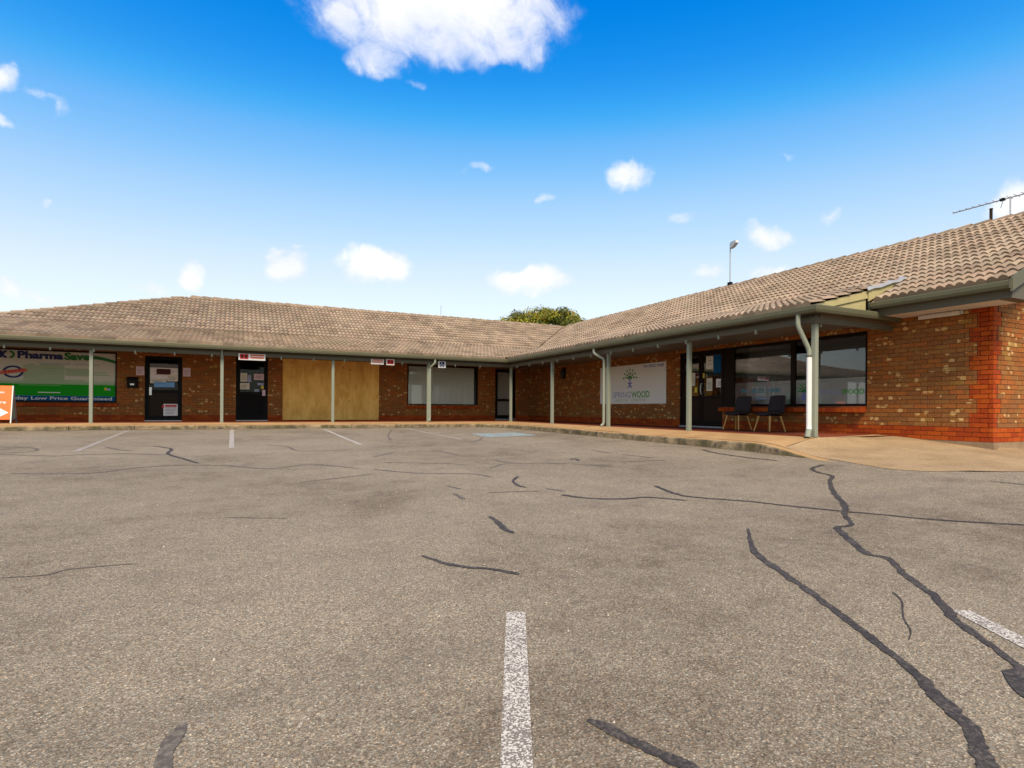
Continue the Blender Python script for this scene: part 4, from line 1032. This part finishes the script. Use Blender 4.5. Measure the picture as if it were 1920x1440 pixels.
def leaf_logo(P, s, parent):
    # fan of green leaves over a violet figure; P(u, v) -> point, s = overall height
    tiers = [(0.62, 0.10, 7, 'green'), (0.44, 0.09, 6, 'dgreen'), (0.27, 0.085, 5, 'dgreen')]
    for rad, half, n, mt in tiers:
        for i in range(n):
            a = radians(90 + (i - (n - 1) / 2) * 26); ca, sa = cos(a), sin(a); b = rad - .21
            pts = [(b * ca, b * sa), ((rad - .08) * ca - half * sa * .55, (rad - .08) * sa + half * ca * .55), (rad * ca, rad * sa), ((rad - .08) * ca + half * sa * .55, (rad - .08) * sa - half * ca * .55)]
            mb = MB(); mb.poly([P(u * s, (v + .36) * s) for u, v in pts]); mb.build('logo_leaf', M[mt], parent, fix=False)
    mb = MB()
    for pts in ([(-.05, .30), (.05, .30), (.05, .14), (-.05, .14)], [(-.05, .14), (.05, .14), (.20, -.02), (.10, -.02), (0, .06), (-.10, -.02), (-.20, -.02)], [(-.16, .26), (-.05, .2), (-.05, .15), (-.19, .2)], [(.16, .26), (.19, .2), (.05, .15), (.05, .2)]):
        mb.poly([P(u * s, v * s) for u, v in pts])
    mb.poly([P((.065 * cos(i * pi / 5)) * s, (.37 + .065 * sin(i * pi / 5)) * s) for i in range(10)])
    mb.build('logo_figure', M['violet'], parent, fix=False)
leaf_logo(lambda u, v: (WX + .0542, -10.89 - u, .74 + v), .40, wr)
# sills of red bricks on edge
def sill(side, a0, a1, zt, parent, proj=.10):
    n = int((a1 - a0) / .0865); r = random.Random(int(a0 * 10)); q = lambda a, z, d: fpt(side, a, z, d)
    base = MB(); fbox(base, side, a0 + .004, a1 - .004, zt - .115, zt - .02, -.12, proj - .02) if False else fbox(base, side, a0 + .02, a1 - .02, zt - .115, zt - .02, -.12, proj - .02); b = base.build('sill', M['mortar'], parent)
    for i in range(n):
        c0 = a0 + (a1 - a0) * i / n + .004; c1 = a0 + (a1 - a0) * (i + 1) / n - .004; j = r.uniform(-.003, .003)
        prof = [(-.03, zt), (proj + j, zt - .035), (proj + j, zt - .125), (-.03, zt - .125)]
        mb = MB(); mb.add([q(c0, z, d) for d, z in prof] + [q(c1, z, d) for d, z in prof], [(0,1,2,3), (7,6,5,4), (0,4,5,1), (1,5,6,2), (2,6,7,3), (3,7,4,0)], (*r.choice(REDS), 0.0))
        mb.build('brick', M['brick'], b)
sill('R', -12.36, -8.52, .585, shop, .17); sill('L', -17.6, -12.96, .60, shop, .06); sill('L', -3.49, -.44, .61, shop, .06)
mb = MB(); fbox(mb, 'R', -8.80, -8.50, Z0, .46, -.12, .0); mb.build('wall', M['mortar'], shop)
tmp = []
mb = MB(); r = random.Random(4)
for k in range(6):
    fbox(mb, 'R', -8.80, -8.575 if k % 2 else -8.69, Z0 + k * COURSE, Z0 + k * COURSE + .0745, -.04, .009, (*(r.choice(REDS) if k < 3 else r.choice(BROWNS)), 0))
    fbox(mb, 'R', -8.565 if k % 2 else -8.68, -8.50, Z0 + k * COURSE, Z0 + k * COURSE + .0745, -.04, .009, (*(r.choice(REDS) if k < 3 else r.choice(BROWNS)), 0))
tag(mb.build('brick', M['brick'], wallR), kind='stuff')

# ------------------------------------------------------------------ doors
def door(side, a0, a1, z0, z1, mat, split=None, midz=None, upper='darkglass', lower='darkpanel', back='dark', handle=True, flip=False):
    f = frame('door_frame', side, a0, a1, z0, z1, .05, mat, d0=-.12, d1=-.02)
    leaves = [(a0 + .052, a1 - .052)] if not split else [(a0 + .052, split - .004), (split + .004, a1 - .052)]
    for li, (b0, b1) in enumerate(leaves):
        mb = MB(); t = .075; zz0, zz1 = z0 + .052, z1 - .052
        for s_ in ((b0, b0 + t, zz0, zz1), (b1 - t, b1, zz0, zz1), (b0 + t, b1 - t, zz0, zz0 + .10), (b0 + t, b1 - t, zz1 - .075, zz1), (b0 + t, b1 - t, midz - .05, midz + .05)):
            fbox(mb, side, *s_, -.095, -.05)
        dl = mb.build('door', M[mat], f)
        panel('glass_pane', side, b0 + t, b1 - t, midz + .05, zz1 - .075, -.075, -.069, upper, dl)
        panel('lower_panel', side, b0 + t, b1 - t, zz0 + .10, midz - .05, -.08, -.07, lower, dl)
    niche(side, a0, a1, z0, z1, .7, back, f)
    st = MB(); fbox(st, side, a0, a1, -.02, z0, -.12, .02); st.build('threshold', M['galv'], f)
    return f
d1 = door('L', -12.22, -11.16, .03, 2.15, 'black', midz=.98)
panel('door_lock', 'L', -12.10, -12.03, .86, 1.12, -.05, -.035, 'steel', d1)
d2 = door('L', -9.54, -8.52, .03, 2.22, 'black', midz=.98, lower='dark')
d3 = door('L', .33, 1.28, .07, 2.17, 'black', midz=.86, upper='darkglass', lower='sheetgrey', back='dark')
panel('blind_sheet', 'L', .45, 1.16, .9, 2.05, -.16, -.155, 'poster', d3)
d4 = door('R', -8.52, -6.87, .04, 2.14, 'brownframe', split=-7.65, midz=.84, upper='glass', lower='darkpanel', back='dark')
jam = MB(); fbox(jam, 'R', -8.80, -8.52, .02, 2.14, -.12, -.03); jam.build('door_jamb', M['brownframe'], d4)
for yy in (-7.72,):
    mb = MB(); mb.tube([fpt('R', yy, .93, -.05), fpt('R', yy, .93, .0), fpt('R', yy, .97, .012), fpt('R', yy, 1.08, .028), fpt('R', yy, 1.19, .012), fpt('R', yy, 1.23, .0), fpt('R', yy, 1.23, -.05)], .013, 8); mb.build('handle', M['steel'], d4)

# ------------------------------------------------------------------ plywood over the shopfront
for a0, a1, lab in ((-8.03, -6.305, 'weathered plywood sheet covering the shopfront, next to the black door'), (-6.298, -4.59, 'weathered plywood sheet covering the shopfront, next to the window with grey blinds')):
    p = panel('plywood_sheet', 'L', a0, a1, .035, 2.235, .006, .026, 'ply', None); tag(p, lab, 'plywood sheet', 'plywood sheets over the shopfront')

# ------------------------------------------------------------------ papers and posters
def paper(side, a0, a1, z0, z1, d, mat, label, cat='notice', lines=4, grp=None, head=None, name='notice'):
    p = panel(name, side, a0, a1, z0, z1, d, d + .003, mat); tag(p, label, cat, grp)
    if head: panel('heading', side, a0 + (a1-a0)*.12, a1 - (a1-a0)*.12, z1 - (z1-z0)*.24, z1 - (z1-z0)*.08, d + .0035, d + .005, head, p)
    rr = random.Random(int(a0 * 100))
    for i in range(lines):
        z = z1 - (z1 - z0) * (.32 + .58 * i / max(lines, 1)); panel('printed_line', side, a0 + (a1-a0)*.14, a1 - (a1-a0)*rr.uniform(.14, .4), z - .008, z + .004, d + .0035, d + .0045, 'ink', p)
    return p
g1 = 'paper notices at the pharmacy door'
paper('L', -12.46, -12.235, 1.50, 1.79, .006, 'pinkpaper', 'pale paper notice on brick wall left of the poster-covered pharmacy door', grp=g1)
paper('L', -11.135, -10.92, 1.50, 1.79, .006, 'pinkpaper', 'pale paper notice on brick wall right of the poster-covered pharmacy door', grp=g1)
paper('L', -12.08, -11.29, 1.79, 1.89, -.066, 'ink', 'dark grey strip across the top of the pharmacy door glass', 'poster', 0, name='poster')
paper('L', -12.085, -11.29, 1.40, 1.775, -.0685, 'paper', 'large white poster behind the small dark sign on the pharmacy door', 'poster', 2, name='poster')
paper('L', -11.90, -11.50, 1.555, 1.735, -.062, 'darkred', 'small dark sign stuck on the white poster on the pharmacy door', 'sign', 0, name='door_sign')
paper('L', -12.08, -11.62, 1.255, 1.395, -.066, 'creampaper', 'cream poster with dark marks above the blue poster on pharmacy door', 'poster', 2, name='poster')
paper('L', -11.60, -11.29, 1.33, 1.54, -.063, 'creampaper', 'cream notice right of the small dark sign on the pharmacy door', 'notice', 3)
paper('L', -11.97, -11.38, 1.13, 1.30, -.061, 'bluepaper', 'bright light blue poster in the middle of the pharmacy door', 'poster', 1, name='poster')
p = paper('L', -11.70, -11.27, .17, .575, -.060, 'paper', 'white notice with red heading low on the pharmacy door', 'notice', 5, head='red')
panel('red_sticker', 'L', -11.74, -11.68, .44, .53, -.0565, -.055, 'red', p)
g2 = 'papers stuck on the plain black door'
paper('L', -9.40, -9.19, 1.38, 1.68, -.066, 'creampaper', 'cream notice high on the left of the plain black door', grp=g2)
paper('L', -9.18, -9.06, 1.36, 1.62, -.0655, 'slate', 'narrow blue grey leaflet beside the cream notice on the black door', 'leaflet', 0, g2, name='leaflet')
paper('L', -9.41, -9.11, 1.11, 1.33, -.066, 'creampaper', 'wide cream notice below the cream notice on the black door', grp=g2)
paper('L', -8.97, -8.65, 1.45, 1.67, -.066, 'pinkpaper', 'pale pink notice high on the right of the black door', grp=g2)
paper('L', -8.86, -8.60, 1.26, 1.35, -.066, 'slate', 'blue grey sticker strip above the yellow sticker on the black door', 'sticker', 0, g2, name='sticker')
paper('L', -8.74, -8.65, 1.14, 1.25, -.064, 'yellow', 'small yellow sticker on the right of the black door', 'sticker', 0, g2, name='sticker')
paper('L', -8.70, -8.60, .89, 1.10, -.046, 'pinkpaper', 'small upright white card low on the right edge of the black door', 'card', 0, g2, name='card')
paper('L', -8.95, -8.80, 1.02, 1.12, -.066, 'slate', 'small blue grey sticker left of the white card on black door', 'sticker', 0, g2, name='sticker')
g3 = 'papers on the glass double door'
paper('R', -8.07, -7.86, 1.02, 1.37, -.066, 'creampaper', 'tall cream notice in the middle of the right door leaf', grp=g3, lines=6)
paper('R', -8.42, -8.21, 1.11, 1.34, -.066, 'paper', 'white notice at the right side of the right door leaf', grp=g3)
paper('R', -7.42, -7.30, 1.18, 1.55, -.066, 'creampaper', 'tall cream leaflet in the left door leaf behind the post', 'leaflet', 5, g3, name='leaflet')
paper('R', -7.53, -7.43, .98, 1.13, -.046, 'yellow', 'small tan card on the right edge of the left door leaf', 'card', 0, g3, name='card')
paper('R', -7.25, -7.08, .96, 1.10, -.066, 'palegrey', 'pale green card at the left edge of the left door leaf', 'card', 0, g3, name='card')
paper('R', -7.80, -7.745, 1.38, 1.52, -.046, 'yellow', 'narrow yellow sticker beside the handle of the right door leaf', 'sticker', 0, g3, name='sticker')
paper('R', -8.42, -8.12, 1.50, 2.0, -.066, 'bandblue', 'dark blue poster at the top of the right door leaf', 'poster', 0, g3, name='poster')
paper('R', -8.10, -7.84, 1.62, 1.98, -.066, 'blind', 'pale grey poster at the top of the right door leaf', 'poster', 2, g3, name='poster')

# ------------------------------------------------------------------ banner
ban = panel('wall_banner', 'R', -6.30, -2.84, .68, 1.96, .008, .022, 'banner'); tag(ban, 'large white wall banner with green tree logo on the brick wall', 'banner')
text_obj('lettering', 'SPRING', mR(-3.60, .885, .024), .20, M['slate'], ban, .98, .004)
text_obj('lettering', 'WOOD', mR(-4.62, .885, .024), .20, M['green'], ban, .92, .02)
text_obj('lettering', 'MEDICAL', mR(-3.78, .765, .024), .075, M['sagebar'], ban, .68, .0)
text_obj('lettering', 'CENTRE', mR(-4.62, .765, .024), .075, M['sagebar'], ban, .74, .0)
for w_, y_, l_ in (('PH:', -5.24, .20), ('8522', -5.50, .33), ('1000', -5.89, .31)): text_obj('lettering', w_, mR(y_, 1.825, .024), .085, M['violet'], ban, l_, .02)
leaf_logo(lambda u, v: (WX - .0245, -4.54 - u, 1.22 + v), .66, ban)
for y in (-6.27, -2.87):
    for z in (.71, 1.93):
        mb = MB(); mb.tube([fpt('R', y, z, .02), fpt('R', y, z, .028)], .014, 8); mb.build('eyelet', M['steel'], ban)

# ------------------------------------------------------------------ little signs hanging from the veranda edge
def board(name, x0, x1, z0, z1, label, cat, grp=None):
    mb = MB(); mb.box((x0, -.142, z0), (x1, -.130, z1)); o = mb.build(name, M['white'], None, bevel=.004); tag(o, label, cat, grp); return o
def flat(name, parent, x0, x1, z0, z1, mat, y=-.1435):
    mb = MB(); mb.box((x0, y - .001, z0), (x1, y, z1)); return mb.build(name, M[mat], parent)
def red_icon(o, x0, x1, z0, z1):
    b = flat('red_square', o, x0, x1, z0, z1, 'red'); cx = (x0 + x1) / 2; cz = (z0 + z1) / 2; w = (x1 - x0)
    for s_ in (-1, 1):
        mb = MB(); mb.poly([(cx + s_ * w * .24 + .24 * w * .7 * cos(i * pi / 5), -.1452, cz + .24 * w * sin(i * pi / 5)) for i in range(10)]); mb.build('dark_symbol', M['darkred'], b, fix=False)
def text_bars(o, x0, x1, z0, z1, n, mat):
    for i in range(n):
        a = z1 - (z1 - z0) * i / n; flat('red_print', o, x0, x1, a - (z1 - z0) / n * .68, a, mat)
s1 = board('hanging_sign', -9.47, -8.70, 1.955, 2.155, 'wide white sign with red square hanging above the plain black door', 'sign')
red_icon(s1, -9.43, -9.19, 1.985, 2.145); text_bars(s1, -9.13, -8.74, 1.985, 2.14, 2, 'orangered')
s2 = board('hanging_sign', -5.385, -4.945, 1.985, 2.165, 'white sign with lines of red print above the plywood', 'sign'); text_bars(s2, -5.35, -4.98, 2.02, 2.155, 2, 'orangered')
s3 = board('hanging_sign', -4.86, -4.575, 1.975, 2.185, 'small white sign with red square beside the plywood', 'sign'); red_icon(s3, -4.83, -4.605, 2.01, 2.165)
s4 = board('access_sign', -2.98, -2.695, 1.955, 2.20, 'small white sign with blue wheelchair symbol above the grey blind window', 'sign')
flat('blue_square', s4, -2.93, -2.745, 1.985, 2.175, 'navy')
mb = MB()
for a in range(10):
    t0 = radians(130 + a * 26); t1 = radians(130 + (a + 1) * 26); c0 = Vector((-2.845, -.1452, 2.05))
    mb.poly([c0 + Vector((.042 * cos(t), 0, .042 * sin(t))) for t in (t0, t1)] + [c0 + Vector((.056 * cos(t), 0, .056 * sin(t))) for t in (t1, t0)])
for p, q in (((-2.855, 2.13), (-2.842, 2.065)), ((-2.842, 2.065), (-2.80, 2.065)), ((-2.80, 2.065), (-2.785, 2.015))):
    p = Vector((p[0], -.1453, p[1])); q = Vector((q[0], -.1453, q[1])); dd = (q - p).normalized(); t = Vector((-dd.z, 0, dd.x)) * .009
    mb.poly([p - t, q - t, q + t, p + t])
mb.poly([(-2.858 + .015 * cos(i * pi / 4), -.1453, 2.15 + .015 * sin(i * pi / 4)) for i in range(8)])
mb.build('wheelchair_symbol', M['white'], s4, fix=False)

# ------------------------------------------------------------------ wall fittings
lb = MB(); lb.box((-12.69, WY - .15, 1.08), (-12.40, WY - .004, 1.36)); lb.prism([(-12.71, WY - .17, 1.36), (-12.38, WY - .17, 1.36), (-12.38, WY - .004, 1.42), (-12.71, WY - .004, 1.42)], (0, 0, .02))
lb = lb.build('letterbox', M['black'], None, bevel=.008); tag(lb, 'black metal letterbox fixed to the brick wall beside the pharmacy window', 'letterbox')
pl = panel('mail_slot', 'L', -12.64, -12.45, 1.27, 1.295, .152, .156, 'darkpanel', lb); panel('name_plate', 'L', -12.60, -12.49, 1.17, 1.22, .152, .155, 'steel', lb)
wl = MB(); c = Vector((WX, -.36, 1.90)); wl.box((WX - .03, -.44, 1.72), (WX - .004, -.28, 2.1))
wl = wl.build('wall_lantern', M['lamp'], None, bevel=.008); tag(wl, 'black oval lantern on the brick wall near the inside corner', 'wall light')
mb = MB(); vs = []
for i in range(9):
    t = i / 8; z = 1.68 + .44 * t; rr = .11 * sqrt(max(0.06, 1 - (2 * t - 1) ** 2))
    for k in range(10): vs.append((WX - .10 + rr * .75 * cos(2 * pi * k / 10), -.36 + rr * sin(2 * pi * k / 10), z))
mb.add(vs, [(i*10+k, i*10+(k+1)%10, (i+1)*10+(k+1)%10, (i+1)*10+k) for i in range(8) for k in range(10)] + [tuple(range(10)), tuple(range(80, 90))]); mb.build('lamp_shade', M['lamp'], wl)
bl = MB(); bl.box((WX - .055, -14.10, 2.235), (WX - .004, -13.38, 2.30)); bl = bl.build('batten_light', M['white'], None, bevel=.006); tag(bl, 'long white fluorescent batten light high on the end brick wall', 'wall light')
mb = MB(); mb.box((WX - .115, -14.08, 2.215), (WX - .057, -13.40, 2.295)); mb.build('diffuser', M['soffit'], bl, bevel=.016)

# ------------------------------------------------------------------ A-frame sign
ang = radians(4)
af = empty('a_frame_sign', 'orange A-frame pavement sign with white arrow at the left kerb edge', 'pavement sign', (-15.345, .22, .004), radians(3))
def af_part(name, pts, d, mat, par=af): mb = MB(); mb.prism(pts, d); return mb.build(name, M[mat], par)
def face(x, t, off=0.0):   # front leaf, t = 0 foot .. 1 top
    return (x, -.24 + .22 * t - off, .03 + .99 * t)
leaf = af_part('front_panel', [face(-.36, .07), face(.31, .07), face(.31, 1), face(-.36, 1)], (0, .012, 0), 'orange')
for x0, x1 in ((.31, .335), (-.385, -.36)): af_part('frame_leg', [face(x0, -.03, .004), face(x1, -.03, .004), face(x1, 1.005, .004), face(x0, 1.005, .004)], (0, .022, 0), 'white')
b = lambda x, t: (x, .30 - .28 * t, .03 + .985 * t)
af_part('rear_panel', [b(-.36, .06), b(.31, .06), b(.31, 1), b(-.36, 1)], (0, -.012, 0), 'palegrey')
for x0, x1 in ((.315, .338), (-.388, -.365)): af_part('frame_leg', [b(x0, -.03), b(x1, -.03), b(x1, 1), b(x0, 1)], (0, .02, 0), 'galv')
af_part('spreader', [(.318, -.16, .09), (.338, -.16, .09), (.338, .22, .09), (.318, .22, .09)], (0, 0, .02), 'galv')
mA = lambda x, t: Matrix(((1, 0, 0, x), (0, 0, -1, face(x, t)[1] - .004), (0, 1, 0, face(x, t)[2]), (0, 0, 0, 1))) @ Matrix.Rotation(-radians(12.5), 4, 'X')
text_obj('lettering', 'Open', mA(-.12, .79), .065, M['white'], leaf, .27, .02)
text_obj('lettering', 'Here', mA(-.10, .51), .075, M['white'], leaf, .30, .02)
ar = [(-.28, .22), (.08, .22), (.08, .14), (.27, .26), (.08, .38), (.08, .30), (-.28, .30)]
mb = MB(); mb.poly([face(x, t, .004) for x, t in ar]); mb.build('arrow', M['white'], leaf, fix=False)

# ------------------------------------------------------------------ chairs
def make_chair():
    root = empty('waiting_chair')
    mb = MB(); nx_, ny_ = 6, 6; vs = []
    def seatz(u, v): return .43 + .018 * (u * u) * 2 + .012 * v
    for i in range(nx_ + 1):
        for j in range(ny_ + 1):
            u = i / nx_ * 2 - 1; v = j / ny_ * 2 - 1; w_ = .235 - .02 * max(0, -v); vs.append((u * w_, v * .22, seatz(u, v) + (.0 if abs(u) < .99 and abs(v) < .99 else -.02)))
    for i in range(nx_ + 1):
        for j in range(ny_ + 1):
            u = i / nx_ * 2 - 1; v = j / ny_ * 2 - 1; w_ = .225 - .02 * max(0, -v); vs.append((u * w_, v * .21, seatz(u, v) - .055))
    m1 = ny_ + 1; N_ = (nx_ + 1) * m1; fs = []
    for i in range(nx_):
        for j in range(ny_):
            a = i * m1 + j; fs += [(a, a + m1, a + m1 + 1, a + 1), (N_ + a, N_ + a + 1, N_ + a + m1 + 1, N_ + a + m1)]
    edge = [i * m1 for i in range(nx_ + 1)] + [nx_ * m1 + j for j in range(1, m1)] + [i * m1 + ny_ for i in range(nx_ - 1, -1, -1)] + [j for j in range(ny_ - 1, 0, -1)]
    for a, b_ in zip(edge, edge[1:] + edge[:1]): fs.append((a, b_, N_ + b_, N_ + a))
    mb.add(vs, fs); mb.build('seat', M['seatfab'], root, smooth=True)
    mb = MB(); vs = []; nu, nv = 8, 6
    for side in (0, 1):
        for i in range(nu + 1):
            for j in range(nv + 1):
                u = i / nu * 2 - 1; v = j / nv; w_ = .235 - .03 * v; bulge = .05 * (u * u)
                y = .215 + .07 * v - bulge + (.035 if side else 0.0); z = .45 + .39 * v - (.02 * (abs(u) ** 4) if v > .9 else 0)
                vs.append((u * w_, y, z))
    m1 = nv + 1; N_ = (nu + 1) * m1; fs = []
    for i in range(nu):
        for j in range(nv):
            a = i * m1 + j; fs += [(a, a + 1, a + m1 + 1, a + m1), (N_ + a, N_ + a + m1, N_ + a + m1 + 1, N_ + a + 1)]
    edge = [i * m1 for i in range(nu + 1)] + [nu * m1 + j for j in range(1, m1)] + [i * m1 + nv for i in range(nu - 1, -1, -1)] + [j for j in range(nv - 1, 0, -1)]
    for a, b_ in zip(edge, edge[1:] + edge[:1]): fs.append((a, b_, N_ + b_, N_ + a))
    mb.add(vs, fs); mb.build('backrest', M['seatfab'], root, smooth=True)
    mb = MB(); mb.box((-.19, -.17, .355), (.19, .17, .385)); mb.build('under_frame', M['black'], root)
    for sx in (-1, 1):
        for sy in (-1, 1):
            mb = MB(); mb.tube([(sx * .165, sy * .15, .37), (sx * .235, sy * .235, 0.0)], [.021, .013], 8); mb.build('leg', M['timber'], root)
    return root
ch = make_chair(); ch.location = (1.66, -9.50, .002); ch.rotation_euler = (0, 0, radians(-90 + 3))
tag(ch, 'charcoal padded chair with timber legs, nearer the glass double door', 'chair', 'chairs under the shop window')
c2 = ch.copy(); COL.objects.link(c2)
for kid in list(ch.children):
    kk = kid.copy(); COL.objects.link(kk); kk.parent = c2
c2.location = (1.60, -10.50, .002); c2.rotation_euler = (0, 0, radians(-90 - 5)); c2['label'] = 'charcoal padded chair with timber legs, nearer the white downpipe'

# ------------------------------------------------------------------ things on the roof
fp = empty('floodlight_pole', 'thin pole with a grey floodlight standing on the right roof ridge', 'floodlight pole', (6, -5.16, ZR + .05))
mb = MB(); mb.tube([(0, 0, 0), (0, 0, 1.48)], .02, 8); mb.build('pole', M['galv'], fp)
mb = MB(); mb.box((-.06, -.07, -.02), (.06, .07, .14)); mb.build('base_bracket', M['black'], fp, bevel=.01)
fh = MB(); fh.prism([(-.07, -.03, 1.30), (-.07, -.05, 1.52), (-.07, -.28, 1.54), (-.07, -.30, 1.44), (-.07, -.16, 1.33)], (.14, 0, 0)); fh = fh.build('lamp_head', M['galv'], fp, bevel=.012)
mb = MB(); mb.box((-.06, -.296, 1.455), (.06, -.304, 1.53)); mb.build('lamp_glass', M['white'], fh)
ant = empty('tv_antenna', 'television antenna with many rods on a mast at the right roof ridge', 'tv antenna', (6, -13.16, ZR + .02))
mb = MB(); mb.tube([(0, 0, 0), (0, 0, .50)], .016, 8); mb.build('mast', M['galv'], ant)
mb = MB(); mb.tube([(0, 1.13, .47), (0, -1.15, .47)], .014, 6); boom = mb.build('boom', M['galv'], ant)
for i in range(16):
    y = 1.10 - i * .135; half = .07 + .006 * i if i < 8 else .14
    mb = MB(); mb.tube([(-half, y, .478), (half, y, .478)], .0075, 5); mb.build('rod', M['galv'], boom)
mb = MB(); mb.box((-.035, .10, .445), (.035, .19, .50)); mb.build('feed_box', M['black'], ant)
for s_ in (-1, 1):
    mb = MB(); mb.tube([(0, .13, .47), (.05, .20, .47 + s_ * .16)], .007, 5); mb.build('rod', M['galv'], boom)
    mb = MB(); mb.tube([(0, -.95, .47), (.0, -1.02, .47 + s_ * .2)], .009, 5); mb.build('rod', M['galv'], boom)
vp = MB(); vp.tube([(6.0, -12.80, ZR - .1), (6.0, -12.80, ZR + .34)], .03, 10); vp.tube([(6.0, -12.80, ZR + .34), (6.0, -12.80, ZR + .36)], .036, 10); vp = vp.build('vent_pipe', M['darkpanel'], None); tag(vp, 'short dark vent pipe standing on the ridge below the antenna', 'vent pipe')
ms = MB(); ms.tube([(-.15, 8.0, 3.6), (-.15, 8.0, 5.75)], .014, 6); ms.tube([(-.15, 8.0, 3.6), (-.15, 8.0, 4.2)], .02, 6); ms = ms.build('aerial_mast', M['galv'], None); tag(ms, 'faint thin aerial mast showing above the middle of the left ridge', 'aerial mast')

# ------------------------------------------------------------------ tree behind the roofs
tr = empty('shade_tree', 'broad dome-shaped yellow green tree behind the meeting roof ridges', 'tree', (11.2, 17.4, -.2))
r = random.Random(42)
mb = MB(); mb.tube([(0, 0, 0), (.1, .05, 1.6), (.05, .1, 3.2), (.0, .0, 4.6)], [.34, .28, .22, .12], 10)
for i in range(9):
    a = 2 * pi * i / 9; mb.tube([(.06, .08, 2.6 + .2 * (i % 3)), (.9 * cos(a), .9 * sin(a), 4.2), (1.9 * cos(a + .2), 1.9 * sin(a + .2), 5.4 + .3 * (i % 2))], [.12, .08, .03], 6)
mb.build('trunk', M['bark'], tr)
lobes = []
for i in range(120):
    a = r.uniform(0, 2 * pi); q = sqrt(r.random()); x = 4.15 * q * cos(a); y = 4.15 * q * sin(a); top = 8.50 - 1.75 * q ** 2.6
    lobes.append((x, y, top - r.uniform(.35, 1.15) - .25, r.uniform(.42, .72)))
mb = MB(); cols = [(0.135,0.130,0.010), (0.18,0.165,0.011), (0.10,0.105,0.010), (0.075,0.085,0.010), (0.21,0.185,0.012), (0.055,0.068,0.009)]
for (x, y, z, rad) in lobes:
    base = r.choice(cols)
    for k in range(330):
        d = Vector((r.gauss(0, 1), r.gauss(0, 1), r.gauss(0, 1) * .85)).normalized() * rad * (r.random() ** .3)
        p = Vector((x, y, z)) + d; nrm = (d.normalized() + Vector((r.uniform(-.7, .7), r.uniform(-.7, .7), r.uniform(-.2, .8)))).normalized()
        t = nrm.orthogonal().normalized(); t = Matrix.Rotation(r.uniform(0, 6.28), 3, nrm) @ t; b_ = nrm.cross(t); L = r.uniform(.05, .11); W_ = L * .45
        c = tuple(v * r.uniform(.75, 1.3) for v in base)
        mb.add([p - t * L, p + b_ * W_, p + t * L, p - b_ * W_], [(0, 1, 2, 3)], (*c, 1))
mb.build('crown', M['leaf'], tr, fix=False)
